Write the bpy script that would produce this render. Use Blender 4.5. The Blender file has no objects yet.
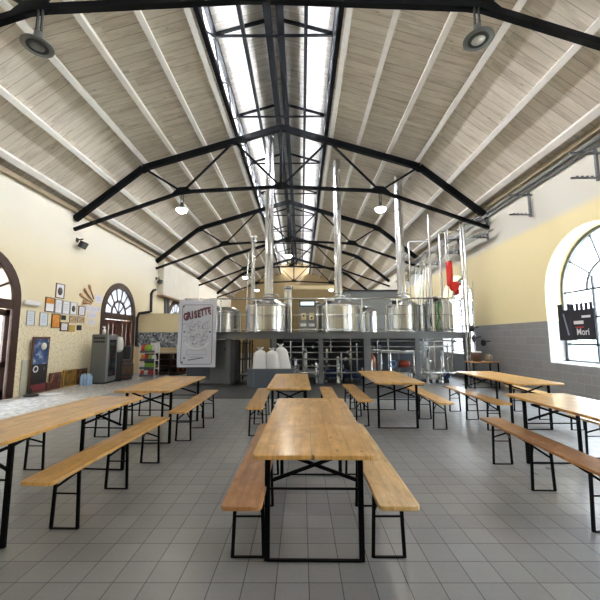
import bpy, math, random
from mathutils import Vector, Matrix
random.seed(7)
S = bpy.context.scene
COL = S.collection
PI = math.pi
# ------------------------------------------------------------------ camera figures (a survey of the hall: pixel + distance -> point)
F_PX, EYE = 340.0, 1.484
PITCH, YAW, ROLL = math.atan(38/340), math.radians(0.25), math.radians(0.15)
_f = Vector((-math.sin(YAW)*math.cos(PITCH), math.cos(YAW)*math.cos(PITCH), math.sin(PITCH)))
_r = Vector((math.cos(YAW), math.sin(YAW), 0)); _u = _r.cross(_f)
def pt(x, y, Y):
    d = _r*((x-300)/F_PX) - _u*((y-300)/F_PX) + _f
    return Vector((0, 0, EYE)) + d*(Y/d.y)
def onx(x, y, X):
    d = _r*((x-300)/F_PX) - _u*((y-300)/F_PX) + _f
    return Vector((0, 0, EYE)) + d*(X/d.x)
# ------------------------------------------------------------------ building figures
XL, XR, CX = -7.3, 6.0, -0.65
HW = 6.65
Y0, Y1 = -7.9, 35.0
TRUSS_Y = [4.39 + 6.16*k for k in range(5)]
def roof_z(off):           # underside of the boards by distance from the centre line
    return 7.32 - (off-4.5)*(1.67/2.15) if off > 4.5 else 7.32 + (4.5-off)*0.31
LO = 1.55                  # lantern half width
# ------------------------------------------------------------------ mesh builder
class MB:
    def __init__(s): s.v = []; s.f = []; s.m = []; s.s = []
    def add(s, vs, fs, mi=0, smooth=False, M=None):
        b = len(s.v)
        for p in vs:
            p = Vector(p)
            s.v.append(M @ p if M else p)
        for q in fs:
            s.f.append([b+i for i in q]); s.m.append(mi); s.s.append(smooth)
        return s
    def box(s, c, d, mi=0, M=None):
        x, y, z = c; a, b, h = d[0]/2, d[1]/2, d[2]/2
        vs = [(x+i*a, y+j*b, z+k*h) for k in (-1, 1) for j in (-1, 1) for i in (-1, 1)]
        return s.add(vs, [(0,2,3,1),(4,5,7,6),(0,1,5,4),(2,6,7,3),(0,4,6,2),(1,3,7,5)], mi, False, M)
    def bar(s, p, q, w, h, up=(0,0,1), mi=0):
        p, q = Vector(p), Vector(q); d = (q-p).normalized(); up = Vector(up)
        if abs(d.dot(up)) > .99: up = Vector((0, 1, 0))
        a = d.cross(up).normalized(); u = a.cross(d).normalized()
        vs = [r + a*(i*w/2) + u*(j*h/2) for r in (p, q) for i, j in ((-1,-1),(1,-1),(1,1),(-1,1))]
        return s.add(vs, [(3,2,1,0),(4,5,6,7),(0,1,5,4),(1,2,6,5),(2,3,7,6),(3,0,4,7)], mi)
    def tube(s, pts, r, n=8, mi=0, caps=True):
        pts = [Vector(p) for p in pts]; rs = r if isinstance(r, (list, tuple)) else [r]*len(pts)
        b = len(s.v); prev = None
        for i, p in enumerate(pts):
            d = (pts[min(i+1, len(pts)-1)] - pts[max(i-1, 0)]).normalized()
            if prev is None:
                a = d.orthogonal().normalized()
            else:
                a = (prev - d*prev.dot(d))
                a = a.normalized() if a.length > 1e-6 else d.orthogonal().normalized()
            prev = a; c = d.cross(a)
            k = 1.0
            if 0 < i < len(pts)-1:
                ang = (pts[i]-pts[i-1]).angle(pts[i+1]-pts[i], 0)
                k = 1/max(.5, math.cos(ang/2))
            for j in range(n):
                t = 2*PI*j/n
                s.v.append(p + (a*math.cos(t) + c*math.sin(t))*rs[i])
        for i in range(len(pts)-1):
            for j in range(n):
                s.f.append([b+i*n+j, b+i*n+(j+1) % n, b+(i+1)*n+(j+1) % n, b+(i+1)*n+j]); s.m.append(mi); s.s.append(True)
        if caps:
            e = b+(len(pts)-1)*n
            for st, rev in ((b, True), (e, False)):
                q = len(s.v); s.v += [s.v[st+j].copy() for j in range(n)]
                s.f.append([q+j for j in (reversed(range(n)) if rev else range(n))]); s.m.append(mi); s.s.append(False)
        return s
    def lathe(s, prof, n=24, c=(0,0,0), mi=0, smooth=True, M=None, sx=1, sy=1, caps=True):
        vs, fs = [], []
        for r, z in prof:
            for j in range(n):
                t = 2*PI*j/n; vs.append((c[0]+r*sx*math.cos(t), c[1]+r*sy*math.sin(t), c[2]+z))
        for i in range(len(prof)-1):
            for j in range(n):
                fs.append((i*n+j, i*n+(j+1) % n, (i+1)*n+(j+1) % n, (i+1)*n+j))
        v0 = len(s.v); s.add(vs, fs, mi, smooth, M)
        for i, rev in ((0, True), (len(prof)-1, False)):
            if caps and prof[i][0] > 1e-4:
                q = len(s.v); s.v += [s.v[v0+i*n+j].copy() for j in range(n)]
                idx = [q+j for j in range(n)]
                s.f.append(idx[::-1] if rev else idx); s.m.append(mi); s.s.append(False)
        return s
    def prism(s, poly, t, mi=0, M=None):       # poly in local x-z, thickness along y from 0 to -t (front)
        n = len(poly)
        vs = [(x, 0, z) for x, z in poly] + [(x, -t, z) for x, z in poly]
        fs = [list(range(n))[::-1], list(range(n, 2*n))] + [(i, (i+1) % n, n+(i+1) % n, n+i) for i in range(n)]
        return s.add(vs, fs, mi, False, M)
    def build(s, name, mat, parent=None, loc=(0,0,0), rz=0, bevel=0, kind=None, sub=0):
        me = bpy.data.meshes.new(name)
        me.from_pydata([tuple(p) for p in s.v], [], s.f)
        mats = mat if isinstance(mat, (list, tuple)) else [mat]
        for m in mats: me.materials.append(m)
        me.polygons.foreach_set('material_index', s.m)
        me.polygons.foreach_set('use_smooth', s.s)
        me.update()
        o = bpy.data.objects.new(name, me); COL.objects.link(o)
        o.location = loc; o.rotation_euler = (0, 0, rz)
        if parent: o.parent = parent
        if bevel:
            b = o.modifiers.new('Bevel', 'BEVEL'); b.width = bevel; b.segments = 2; b.limit_method = 'ANGLE'; b.angle_limit = .6
        if sub:
            b = o.modifiers.new('Sub', 'SUBSURF'); b.levels = sub; b.render_levels = sub
        if kind: o['kind'] = kind
        return o
def thing(name, label, cat, loc=(0,0,0), rz=0, group=None):
    o = bpy.data.objects.new(name, None); COL.objects.link(o)
    o.location = loc; o.rotation_euler = (0, 0, rz); o.empty_display_size = .1
    o['label'] = label; o['category'] = cat
    if group: o['group'] = group
    return o
def tag(o, label, cat, group=None):
    o['label'] = label; o['category'] = cat
    if group: o['group'] = group
    return o
def dup(root, label, loc=None, rz=None, group=None):
    r = root.copy(); COL.objects.link(r)
    if loc is not None: r.location = loc
    if rz is not None: r.rotation_euler = (0, 0, rz)
    if label: r['label'] = label
    if group: r['group'] = group
    for ch in list(root.children):
        c = ch.copy(); COL.objects.link(c); c.parent = r
        for g in list(ch.children):
            d = g.copy(); COL.objects.link(d); d.parent = c
    return r
def text(name, body, size, mat, parent, loc, rot=(PI/2,0,0), ext=.001, shear=0, sx=1, bold=0):
    cu = bpy.data.curves.new(name, 'FONT'); cu.body = body; cu.size = size; cu.extrude = ext
    cu.align_x = 'CENTER'; cu.align_y = 'CENTER'; cu.shear = shear; cu.offset = bold
    t = bpy.data.objects.new(name, cu); COL.objects.link(t)
    dg = bpy.context.evaluated_depsgraph_get()
    me = bpy.data.meshes.new_from_object(t.evaluated_get(dg))
    bpy.data.objects.remove(t); bpy.data.curves.remove(cu)
    me.materials.clear(); me.materials.append(mat)
    o = bpy.data.objects.new(name, me); COL.objects.link(o)
    o.location = loc; o.rotation_euler = rot; o.scale = (sx, 1, 1); o.parent = parent
    return o
# ------------------------------------------------------------------ materials
def new_mat(name):
    m = bpy.data.materials.new(name); m.use_nodes = True
    nt = m.node_tree; nt.nodes.clear()
    out = nt.nodes.new('ShaderNodeOutputMaterial'); b = nt.nodes.new('ShaderNodeBsdfPrincipled')
    nt.links.new(b.outputs[0], out.inputs[0])
    return m, nt, b
def plain(name, col, rough=.5, metal=0., emit=None, strength=1., var=0., scale=8., bump=0., spec=None):
    m, nt, b = new_mat(name)
    b.inputs['Base Color'].default_value = (*col, 1); b.inputs['Roughness'].default_value = rough
    b.inputs['Metallic'].default_value = metal
    if spec is not None: b.inputs['Specular IOR Level'].default_value = spec
    if emit:
        b.inputs['Emission Color'].default_value = (*emit, 1); b.inputs['Emission Strength'].default_value = strength
    if var or bump:
        tc = nt.nodes.new('ShaderNodeTexCoord'); nz = nt.nodes.new('ShaderNodeTexNoise')
        nz.inputs['Scale'].default_value = scale; nz.inputs['Detail'].default_value = 5
        nt.links.new(tc.outputs['Object'], nz.inputs['Vector'])
        if var:
            mx = nt.nodes.new('ShaderNodeMix'); mx.data_type = 'RGBA'
            mx.inputs[6].default_value = (*[c*(1-var) for c in col], 1); mx.inputs[7].default_value = (*[min(1, c*(1+var)) for c in col], 1)
            nt.links.new(nz.outputs[0], mx.inputs[0]); nt.links.new(mx.outputs[2], b.inputs['Base Color'])
        if bump:
            bp = nt.nodes.new('ShaderNodeBump'); bp.inputs['Strength'].default_value = bump; bp.inputs['Distance'].default_value = .01
            nt.links.new(nz.outputs[0], bp.inputs['Height']); nt.links.new(bp.outputs[0], b.inputs['Normal'])
    return m
class NT:      # tiny node-graph helper
    def __init__(s, nt): s.nt = nt
    def n(s, t, **k):
        x = s.nt.nodes.new('ShaderNode'+t)
        for a, v in k.items(): setattr(x, a, v)
        return x
    def l(s, a, b): s.nt.links.new(a, b)
    def math(s, op, a, b=None, clamp=False):
        x = s.n('Math', operation=op, use_clamp=clamp)
        for i, v in enumerate((a, b)):
            if v is None: continue
            if isinstance(v, (int, float)): x.inputs[i].default_value = v
            else: s.l(v, x.inputs[i])
        return x.outputs[0]
    def mix(s, fac, a, b, mode='MIX'):
        x = s.n('Mix', data_type='RGBA', blend_type=mode)
        for i, v in ((0, fac), (6, a), (7, b)):
            if isinstance(v, (int, float)): x.inputs[i].default_value = v
            elif isinstance(v, tuple): x.inputs[i].default_value = (*v, 1)
            else: s.l(v, x.inputs[i])
        return x.outputs[2]
    def ramp(s, fac, stops):
        x = s.n('ValToRGB'); e = x.color_ramp.elements
        while len(e) < len(stops): e.new(.5)
        for i, (p, c) in enumerate(stops): e[i].position = p; e[i].color = (*c, 1)
        s.l(fac, x.inputs[0]); return x.outputs[0]
    def noise(s, vec, scale, detail=4, rough=.55):
        x = s.n('TexNoise'); x.inputs['Scale'].default_value = scale; x.inputs['Detail'].default_value = detail
        x.inputs['Roughness'].default_value = rough; s.l(vec, x.inputs['Vector']); return x.outputs[0]
    def xyz(s, vec):
        x = s.n('SeparateXYZ'); s.l(vec, x.inputs[0]); return x.outputs
    def comb(s, a, b, c=0.):
        x = s.n('CombineXYZ')
        for i, v in enumerate((a, b, c)):
            if isinstance(v, (int, float)): x.inputs[i].default_value = v
            else: s.l(v, x.inputs[i])
        return x.outputs[0]
    def bump(s, h, strength, dist, b):
        x = s.n('Bump'); x.inputs['Strength'].default_value = strength; x.inputs['Distance'].default_value = dist
        s.l(h, x.inputs['Height']); s.l(x.outputs[0], b.inputs['Normal'])
ROWOFF = 2.452-2.4
def floor_mat():
    m, nt, b = new_mat('floor_tiles'); g = NT(nt)
    p = g.n('NewGeometry').outputs['Position']; X, Y, Z = g.xyz(p)
    br = g.n('TexBrick', offset=0., squash=1.)
    for k, v in (('Scale', 1.), ('Mortar Size', .0032), ('Mortar Smooth', .3), ('Brick Width', .2), ('Row Height', .2), ('Bias', 0.)): br.inputs[k].default_value = v
    br.inputs['Color1'].default_value = (.29, .295, .31, 1); br.inputs['Color2'].default_value = (.345, .35, .362, 1); br.inputs['Mortar'].default_value = (.06, .06, .065, 1)
    g.l(g.comb(g.math('ADD', X, 20-.046+.006), g.math('ADD', Y, 20-ROWOFF)), br.inputs['Vector'])
    st = g.noise(p, .9, 5, .6); fine = g.noise(p, 40, 3)
    c = g.mix(.35, br.outputs['Color'], g.ramp(st, [(.3, (.5,.5,.5)), (.7, (1,1,1))]), 'MULTIPLY')
    c = g.mix(.12, c, g.ramp(fine, [(.3, (.4,.4,.4)), (.7, (1,1,1))]), 'MULTIPLY')
    g.l(c, b.inputs['Base Color'])
    g.l(g.math('ADD', g.math('MULTIPLY', st, .25), .2), b.inputs['Roughness'])
    g.bump(g.math('SUBTRACT', 1, br.outputs['Fac']), .5, .002, b)
    return m
def granite_mat():
    m, nt, b = new_mat('granite_floor'); g = NT(nt)
    p = g.n('NewGeometry').outputs['Position']
    v = g.n('TexVoronoi'); v.inputs['Scale'].default_value = 14; g.l(p, v.inputs['Vector'])
    n1 = g.noise(p, 9, 6, .7)
    c = g.mix(.55, g.ramp(g.xyz(v.outputs['Color'])[0], [(0, (.10,.10,.11)), (.35, (.32,.30,.29)), (.7, (.55,.53,.5)), (1, (.75,.73,.70))]), g.ramp(n1, [(.35, (.2,.19,.19)), (.65, (.72,.70,.66))]))
    g.l(c, b.inputs['Base Color']); b.inputs['Roughness'].default_value = .35
    return m
def wall_mat(name, side):
    m, nt, b = new_mat(name); g = NT(nt)
    p = g.n('NewGeometry').outputs['Position']; X, Y, Z = g.xyz(p)
    big = g.noise(p, .6, 5, .6); sm = g.noise(p, 6, 5, .65)
    if side == 'left':
        base = g.mix(g.ramp(big, [(.3, (0,0,0)), (.7, (1,1,1))]), (.80, .70, .46), (.84, .755, .53))
        hi = g.math('MULTIPLY', g.math('SUBTRACT', Z, 3.4), .7, True)
        base = g.mix(hi, base, (.84, .80, .68))
        low = g.math('MULTIPLY', g.math('SUBTRACT', g.math('ADD', 1.95, g.math('MULTIPLY', big, .3)), Z), 5, True)   # worn plaster with old stone showing
        pits = g.ramp(g.noise(p, 17, 6, .75), [(.34, (.45,.37,.22)), (.46, (.76,.66,.43)), (.62, (.90,.82,.62))])
        base = g.mix(g.math('MULTIPLY', low, .8), base, pits)
        g.l(base, b.inputs['Base Color']); b.inputs['Roughness'].default_value = .85
        g.bump(sm, .25, .02, b)
    else:
        up = g.mix(big, (.70, .67, .58), (.76, .73, .64))
        yel = g.mix(big, (.87, .735, .40), (.90, .78, .46))
        c = g.mix(g.math('MULTIPLY', g.math('SUBTRACT', 4.4, Z), 5, True), up, yel)
        br = g.n('TexBrick', offset=.5)
        for k, v in (('Scale', 1.), ('Mortar Size', .005), ('Mortar Smooth', .2), ('Brick Width', .4), ('Row Height', .2)): br.inputs[k].default_value = v
        br.inputs['Color1'].default_value = (.27, .265, .262, 1); br.inputs['Color2'].default_value = (.30, .295, .29, 1); br.inputs['Mortar'].default_value = (.38, .375, .37, 1)
        g.l(g.comb(g.math('ADD', g.math('ADD', Y, X), 40), g.math('ADD', Z, 10.1)), br.inputs['Vector'])
        c = g.mix(g.math('LESS_THAN', Z, 1.88), c, br.outputs['Color'])
        g.l(c, b.inputs['Base Color']); b.inputs['Roughness'].default_value = .6
        g.bump(sm, .1, .01, b)
    return m
def plank_mat(name, light, dark, w=.21, rough=.7):
    m, nt, b = new_mat(name); g = NT(nt)
    p = g.n('NewGeometry').outputs['Position']; X, Y, Z = g.xyz(p)
    iy = g.math('FLOOR', g.math('DIVIDE', g.math('ADD', Y, 20), w)); fy = g.math('FRACT', g.math('DIVIDE', g.math('ADD', Y, 20), w))
    seam = g.math('LESS_THAN', g.math('ABSOLUTE', g.math('SUBTRACT', fy, .5)), .476)
    wn = g.n('TexWhiteNoise', noise_dimensions='2D'); g.l(g.comb(iy, g.math('FLOOR', g.math('DIVIDE', X, 2.0))), wn.inputs['Vector'])
    r = wn.outputs['Value']
    grain = g.noise(g.comb(g.math('ADD', g.math('MULTIPLY', X, 1.6), g.math('MULTIPLY', r, 40)), g.math('MULTIPLY', Y, 26), 0.), 1.0, 5, .6)
    blot = g.noise(g.comb(g.math('ADD', g.math('MULTIPLY', X, .9), g.math('MULTIPLY', r, 9)), g.math('MULTIPLY', Y, 4.5), 0.), 1.0, 5, .7)
    kn = g.n('TexVoronoi'); kn.inputs['Scale'].default_value = 1.0
    g.l(g.comb(g.math('MULTIPLY', X, 1.6), g.math('MULTIPLY', Y, 4.2), 0.), kn.inputs['Vector'])
    c = g.mix(g.ramp(grain, [(.3, (0,0,0)), (.75, (1,1,1))]), tuple(.5*a+.5*d for a, d in zip(light, dark)), light)
    c = g.mix(g.math('MULTIPLY', r, .34), c, dark)
    c = g.mix(g.ramp(blot, [(.5, (0,0,0)), (.70, (.85,.85,.85))]), c, tuple(d*.85 for d in dark))
    c = g.mix(g.ramp(kn.outputs['Distance'], [(.03, (.65,.65,.65)), (.10, (0,0,0))]), c, tuple(d*.45 for d in dark))
    c = g.mix(g.math('MULTIPLY', g.math('SUBTRACT', 1, seam), g.math('ADD', .45, g.math('MULTIPLY', r, .5))), c, tuple(d*.4 for d in dark))
    g.l(c, b.inputs['Base Color']); b.inputs['Roughness'].default_value = rough
    g.bump(g.math('ADD', seam, g.math('MULTIPLY', grain, .3)), .35, .01, b)
    return m
def pine_mat(name, tone, w=.12, rough=.28):
    m, nt, b = new_mat(name); g = NT(nt)
    o = g.n('TexCoord').outputs['Object']; X, Y, Z = g.xyz(o); rnd = g.n('ObjectInfo').outputs['Random']
    ix = g.math('FLOOR', g.math('DIVIDE', g.math('ADD', X, 5), w))
    wn = g.n('TexWhiteNoise', noise_dimensions='2D'); g.l(g.comb(ix, g.math('ADD', g.math('FLOOR', g.math('MULTIPLY', g.math('ADD', Y, g.math('MULTIPLY', ix, .37)), 1.1)), g.math('MULTIPLY', rnd, 91))), wn.inputs['Vector'])
    r = wn.outputs['Value']
    v = g.comb(g.math('ADD', g.math('MULTIPLY', X, 24), g.math('MULTIPLY', rnd, 50)), g.math('ADD', g.math('MULTIPLY', Y, 1.7), g.math('MULTIPLY', r, 30)), 0.)
    gr = g.noise(v, 1.0, 6, .6)
    kn = g.n('TexVoronoi'); kn.inputs['Scale'].default_value = 1.
    g.l(g.comb(g.math('ADD', g.math('MULTIPLY', X, 9.5), g.math('MULTIPLY', rnd, 17)), g.math('ADD', g.math('MULTIPLY', Y, 4.2), g.math('MULTIPLY', rnd, 23)), 0.), kn.inputs['Vector'])
    t = lambda k: tuple(min(1, a*k) for a in tone)
    c = g.ramp(gr, [(.25, t(.5)), (.45, t(.9)), (.7, t(1.15))])
    c = g.mix(g.math('MULTIPLY', r, .6), c, t(.66))
    wear = g.noise(g.comb(g.math('ADD', g.math('MULTIPLY', X, 2.2), g.math('MULTIPLY', rnd, 30)), g.math('MULTIPLY', Y, 1.3), 0.), 3.0, 5, .65)
    c = g.mix(g.ramp(wear, [(.53, (0,0,0)), (.66, (.6,.6,.6))]), c, (tone[0]*.52, tone[1]*.45, tone[2]*.42))
    c = g.mix(g.ramp(wear, [(.34, (.5,.5,.5)), (.46, (0,0,0))]), c, (min(1, tone[0]*1.25), min(1, tone[1]*1.45), min(1, tone[2]*2.2)))
    c = g.mix(g.ramp(kn.outputs['Distance'], [(.03, (.9,.9,.9)), (.11, (0,0,0))]), c, (tone[0]*.25, tone[1]*.16, tone[2]*.1))
    c = g.mix(g.math('LESS_THAN', g.math('ABSOLUTE', g.math('SUBTRACT', g.math('FRACT', g.math('DIVIDE', g.math('ADD', X, 5), w)), .5)), .012), c, t(.5))
    g.l(c, b.inputs['Base Color']); b.inputs['Roughness'].default_value = rough
    b.inputs['Coat Weight'].default_value = .3; b.inputs['Coat Roughness'].default_value = .15
    return m
def steel_mat(name, col=(.62,.63,.64), rough=.22, streak=True):
    m, nt, b = new_mat(name); g = NT(nt)
    b.inputs['Metallic'].default_value = 1.
    o = g.n('TexCoord').outputs['Object']; X, Y, Z = g.xyz(o)
    n = g.noise(g.comb(g.math('MULTIPLY', X, 6), g.math('MULTIPLY', Y, 6), g.math('MULTIPLY', Z, .6)), 1., 4)
    c = g.mix(n, tuple(a*.75 for a in col), tuple(min(1, a*1.2) for a in col))
    g.l(c, b.inputs['Base Color'])
    g.l(g.math('ADD', g.math('MULTIPLY', n, .16), rough-.08), b.inputs['Roughness'])
    return m
def glass_mat(name, tint=(1,1,1), gl=.08):
    m = bpy.data.materials.new(name); m.use_nodes = True; nt = m.node_tree; nt.nodes.clear(); g = NT(nt)
    out = g.n('OutputMaterial'); t = g.n('BsdfTransparent'); t.inputs[0].default_value = (*tint, 1)
    q = g.n('BsdfGlossy'); q.inputs['Roughness'].default_value = .02
    mx = g.n('MixShader'); mx.inputs[0].default_value = gl
    g.l(t.outputs[0], mx.inputs[1]); g.l(q.outputs[0], mx.inputs[2]); g.l(mx.outputs[0], out.inputs[0])
    return m
def frosted_mat(name, tint, k=.5):
    m = bpy.data.materials.new(name); m.use_nodes = True; nt = m.node_tree; nt.nodes.clear(); g = NT(nt)
    out = g.n('OutputMaterial'); t = g.n('BsdfTransparent'); t.inputs[0].default_value = (*tint, 1)
    q = g.n('BsdfTranslucent'); q.inputs[0].default_value = (*tint, 1)
    mx = g.n('MixShader'); mx.inputs[0].default_value = k
    g.l(t.outputs[0], mx.inputs[1]); g.l(q.outputs[0], mx.inputs[2]); g.l(mx.outputs[0], out.inputs[0])
    return m
def spots_mat(name, stops, scale=6., rough=.5, stretch=(1,1,1)):
    m, nt, b = new_mat(name); g = NT(nt)
    o = g.n('TexCoord').outputs['Object']; X, Y, Z = g.xyz(o)
    n = g.noise(g.comb(g.math('MULTIPLY', X, stretch[0]), g.math('MULTIPLY', Y, stretch[1]), g.math('MULTIPLY', Z, stretch[2])), scale, 4, .6)
    g.l(g.ramp(n, stops), b.inputs['Base Color']); b.inputs['Roughness'].default_value = rough
    return m
def mosaic_mat():
    m, nt, b = new_mat('blue_mosaic'); g = NT(nt)
    p = g.n('NewGeometry').outputs['Position']; X, Y, Z = g.xyz(p)
    wn = g.n('TexWhiteNoise', noise_dimensions='2D')
    g.l(g.comb(g.math('FLOOR', g.math('MULTIPLY', g.math('ADD', X, Y), 14)), g.math('FLOOR', g.math('MULTIPLY', Z, 14))), wn.inputs['Vector'])
    g.l(g.ramp(wn.outputs['Value'], [(0, (.09,.11,.15)), (.4, (.22,.25,.30)), (.8, (.42,.44,.46)), (1, (.66,.67,.66))]), b.inputs['Base Color'])
    b.inputs['Roughness'].default_value = .25
    return m
M = {}
M['floor'] = floor_mat(); M['granite'] = granite_mat()
M['wall_left'] = wall_mat('cream_plaster', 'left'); M['wall_right'] = wall_mat('yellow_grey_wall', 'right')
M['plank'] = plank_mat('whitewashed_boards', (.78,.725,.63), (.44,.37,.275))
M['plank_lantern'] = plank_mat('lantern_boards', (.84,.83,.79), (.42,.38,.32), .2)
M['purlin'] = plain('white_timber', (.84,.82,.77), .6, var=.12, scale=5)
M['iron'] = plain('black_iron', (.004,.005,.0065), .5, var=.3, scale=4, spec=.16)
M['blackmetal'] = plain('black_leg_metal', (.0025,.0025,.003), .5, spec=.12)
M['pine'] = pine_mat('varnished_pine', (.88,.49,.145)); M['pine_dark'] = pine_mat('darker_pine', (.60,.28,.10), rough=.4)
M['pine_light'] = pine_mat('pale_pine', (.88,.57,.24))
M['steel'] = steel_mat('stainless_steel'); M['steel_pipe'] = steel_mat('pipe_steel', (.68,.69,.70), .2)
M['grey_steel'] = plain('grey_painted_steel', (.17,.178,.19), .45, .4, var=.1); M['dark_steel'] = plain('dark_steel', (.06,.065,.075), .5, .5)
M['dark_floor'] = plain('dark_grey_floor', (.075,.078,.085), .45, var=.25, scale=1.5)
M['brown_wood'] = plain('dark_brown_wood', (.045,.02,.013), .4, var=.35, scale=6); M['red_wood'] = plain('red_brown_wood', (.10,.03,.02), .42, var=.3, scale=6)
M['glass'] = glass_mat('window_glass', (.58,.61,.62)); M['frosted'] = frosted_mat('frosted_glass', (.20,.21,.22)); M['frosted_dark'] = frosted_mat('smoked_glass', (.25,.235,.21), .8)
M['white'] = plain('white_paint', (.8,.8,.79), .5); M['paper'] = plain('white_paper', (.82,.82,.84), .7); M['black'] = plain('black_plastic', (.015,.015,.017), .5)
M['gold'] = plain('gold_print', (.55,.36,.08), .5, var=.3, scale=12); M['orange'] = plain('orange_print', (.75,.30,.05), .6, var=.35, scale=14)
M['frame_brown'] = plain('frame_wood', (.16,.07,.03), .45); M['red'] = plain('red_enamel', (.70,.025,.02), .35)
M['fridge'] = plain('fridge_grey', (.16,.17,.17), .4, .3); M['blue_clear'] = plain('pale_blue_plastic', (.38,.55,.78), .15, var=.25, scale=14)
M['sack'] = plain('white_woven_sack', (.80,.80,.81), .7, var=.06, scale=30, bump=.5)
M['slate'] = plain('slate_blue_panel', (.095,.115,.145), .45, var=.1)
M['mosaic'] = mosaic_mat(); M['cream'] = plain('cream_partition', (.80,.68,.42), .7, var=.06, scale=2)
M['back'] = plain('back_wall_plaster', (.31,.23,.115), .85, var=.12, scale=1)
M['barrel'] = spots_mat('oak_barrel', [(.3, (.045,.026,.014)), (.7, (.17,.095,.05))], 3., .5, (6, 6, .8))
M['lamp_on'] = plain('lamp_lit', (1,1,1), .5, emit=(1,.93,.8), strength=28.); M['lamp_dim'] = plain('lamp_face', (.75,.75,.72), .4)
M['lamp_grey'] = plain('lamp_reflector', (.17,.18,.18), .4, .6)
M['cloth'] = plain('pale_grey_cloth', (.62,.63,.71), .8, var=.06, scale=8)
M['lantern_glass'] = glass_mat('lantern_glass', (.97,.98,1), .05)
# ------------------------------------------------------------------ the shell
MB().add([(XL-.4, Y0, 0), (XR+.9, Y0, 0), (XR+.9, Y1, 0), (XL-.4, Y1, 0)], [(0,1,2,3)]).build('floor', M['floor'], kind='structure')
MB().box((-6.25, 12, .004), (2.1, 12.5, .012)).build('floor_granite_border', M['granite'], kind='structure')
MB().box((-.2, 12.1, .004), (7.0, 7.0, .012)).build('floor_dark_area', M['dark_floor'], kind='structure')  # darker grey floor area under and in front of the platform
WIN_Y = [1.0, 7.0, 13.2, 19.4]
def arch_pts(yc, r, zs, n=18): return [(yc - r*math.cos(PI*i/n), zs + r*math.sin(PI*i/n)) for i in range(n+1)]
def wall_holes(name, X, depth, holes, top, mat, flip):
    b = MB(); holes = sorted(holes)
    for xx in (X, X+depth):
        y = Y0
        for (yc, r, z0, zs) in holes:
            b.add([(xx, y, 0), (xx, yc-r, 0), (xx, yc-r, top), (xx, y, top)], [(0,1,2,3)])
            if z0 > 0: b.add([(xx, yc-r, 0), (xx, yc+r, 0), (xx, yc+r, z0), (xx, yc-r, z0)], [(0,1,2,3)])
            a = arch_pts(yc, r, zs)
            for p, q in zip(a, a[1:]): b.add([(xx, p[0], p[1]), (xx, q[0], q[1]), (xx, q[0], top), (xx, p[0], top)], [(0,1,2,3)])
            y = yc+r
        b.add([(xx, y, 0), (xx, Y1, 0), (xx, Y1, top), (xx, y, top)], [(0,1,2,3)])
    for (yc, r, z0, zs) in holes:
        a = [(yc-r, z0)] + arch_pts(yc, r, zs) + [(yc+r, z0)]
        for p, q in zip(a, a[1:]+a[:1]):
            b.add([(X, p[0], p[1]), (X, q[0], q[1]), (X+depth, q[0], q[1]), (X+depth, p[0], p[1])], [(0,1,2,3)])
    return b.build(name, mat, kind='structure')
WR, WS, WZ0 = 1.33, 2.55, .88
DR, DS = 1.20, 2.44
DOOR_Y = [7.47, 13.55, 19.7]
wall_holes('wall_right', XR, .55, [(y, WR, WZ0, WS) for y in WIN_Y], 5.85, M['wall_right'], 1)
wall_holes('wall_left', XL, -.45, [(y, DR, 0, DS) for y in DOOR_Y], 5.75, M['wall_left'], 0)
def gable(name, y, mat, hole=None):
    b = MB(); pr = [(HW, 5.6), (4.5, 7.4), (LO+.08, 8.3), (LO+.08, 9.05), (0, 9.5)]
    poly = [(CX-HW-.45, 0), (CX+HW+.55, 0), (CX+HW+.55, 5.6)] + [(CX+o, z) for o, z in pr[1:]] + [(CX-o, z) for o, z in reversed(pr[1:-1])] + [(CX-HW-.45, 5.6)]
    n = len(poly)
    b.add([(x, y, z) for x, z in poly]+[(x, y+.3, z) for x, z in poly], [tuple(range(n)), tuple(range(n, 2*n))]+[(i, (i+1)%n, n+(i+1)%n, n+i) for i in range(n)])
    return b.build(name, mat, kind='structure')
gable('wall_back', Y1, M['back'])
# wall behind the camera: wide glazed entrance in the middle
b = MB()
b.box((-.4, Y0-.15, 4.75), (14.4, .3, 9.5))
b.build('wall_front', M['wall_left'], kind='structure')
# roof boards
b = MB()
for sg in (-1, 1):
    pr = [(HW+.75, roof_z(HW)-.55), (HW-.02, roof_z(HW-.02)), (4.5, 7.32), (LO, roof_z(LO))]
    for (o1, z1), (o2, z2) in zip(pr, pr[1:]):
        vs = [(CX+sg*o1, Y0-.3, z1), (CX+sg*o2, Y0-.3, z2), (CX+sg*o2, Y1+.3, z2), (CX+sg*o1, Y1+.3, z1)]
        vs += [(x, y, z+.06) for x, y, z in vs]
        b.add(vs, [(0,1,2,3),(0,1,5,4),(1,2,6,5),(2,3,7,6),(3,0,4,7)]); b.add(vs, [(4,5,6,7)], 1)
b.build('ceiling', (M['plank'], plain('roof_top_bounce', (.78,.78,.76), .6)), kind='structure')  # unseen outer faces made pale to bounce daylight into the lantern
LZ, LR = 9.0, 9.42
b = MB()
for sg in (-1, 1):
    vs = [(CX+sg*(LO+.35), Y0-.3, LZ-.09), (CX, Y0-.3, LR), (CX, Y1+.3, LR), (CX+sg*(LO+.35), Y1+.3, LZ-.09)]
    vs += [(x, y, z+.05) for x, y, z in vs]
    b.add(vs, [(0,1,2,3),(4,5,6,7),(0,1,5,4),(1,2,6,5),(2,3,7,6),(3,0,4,7)])
b.build('ceiling_lantern', M['plank_lantern'], kind='structure')
for sg, nm in ((-1, 'window_lantern_left'), (1, 'window_lantern_right')):
    MB().box((CX+sg*(LO+.06), (Y0+Y1)/2, (roof_z(LO)+LZ)/2+.02), (.012, Y1-Y0, LZ-roof_z(LO)-.04)).build(nm, M['lantern_glass'], kind='structure')
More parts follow.
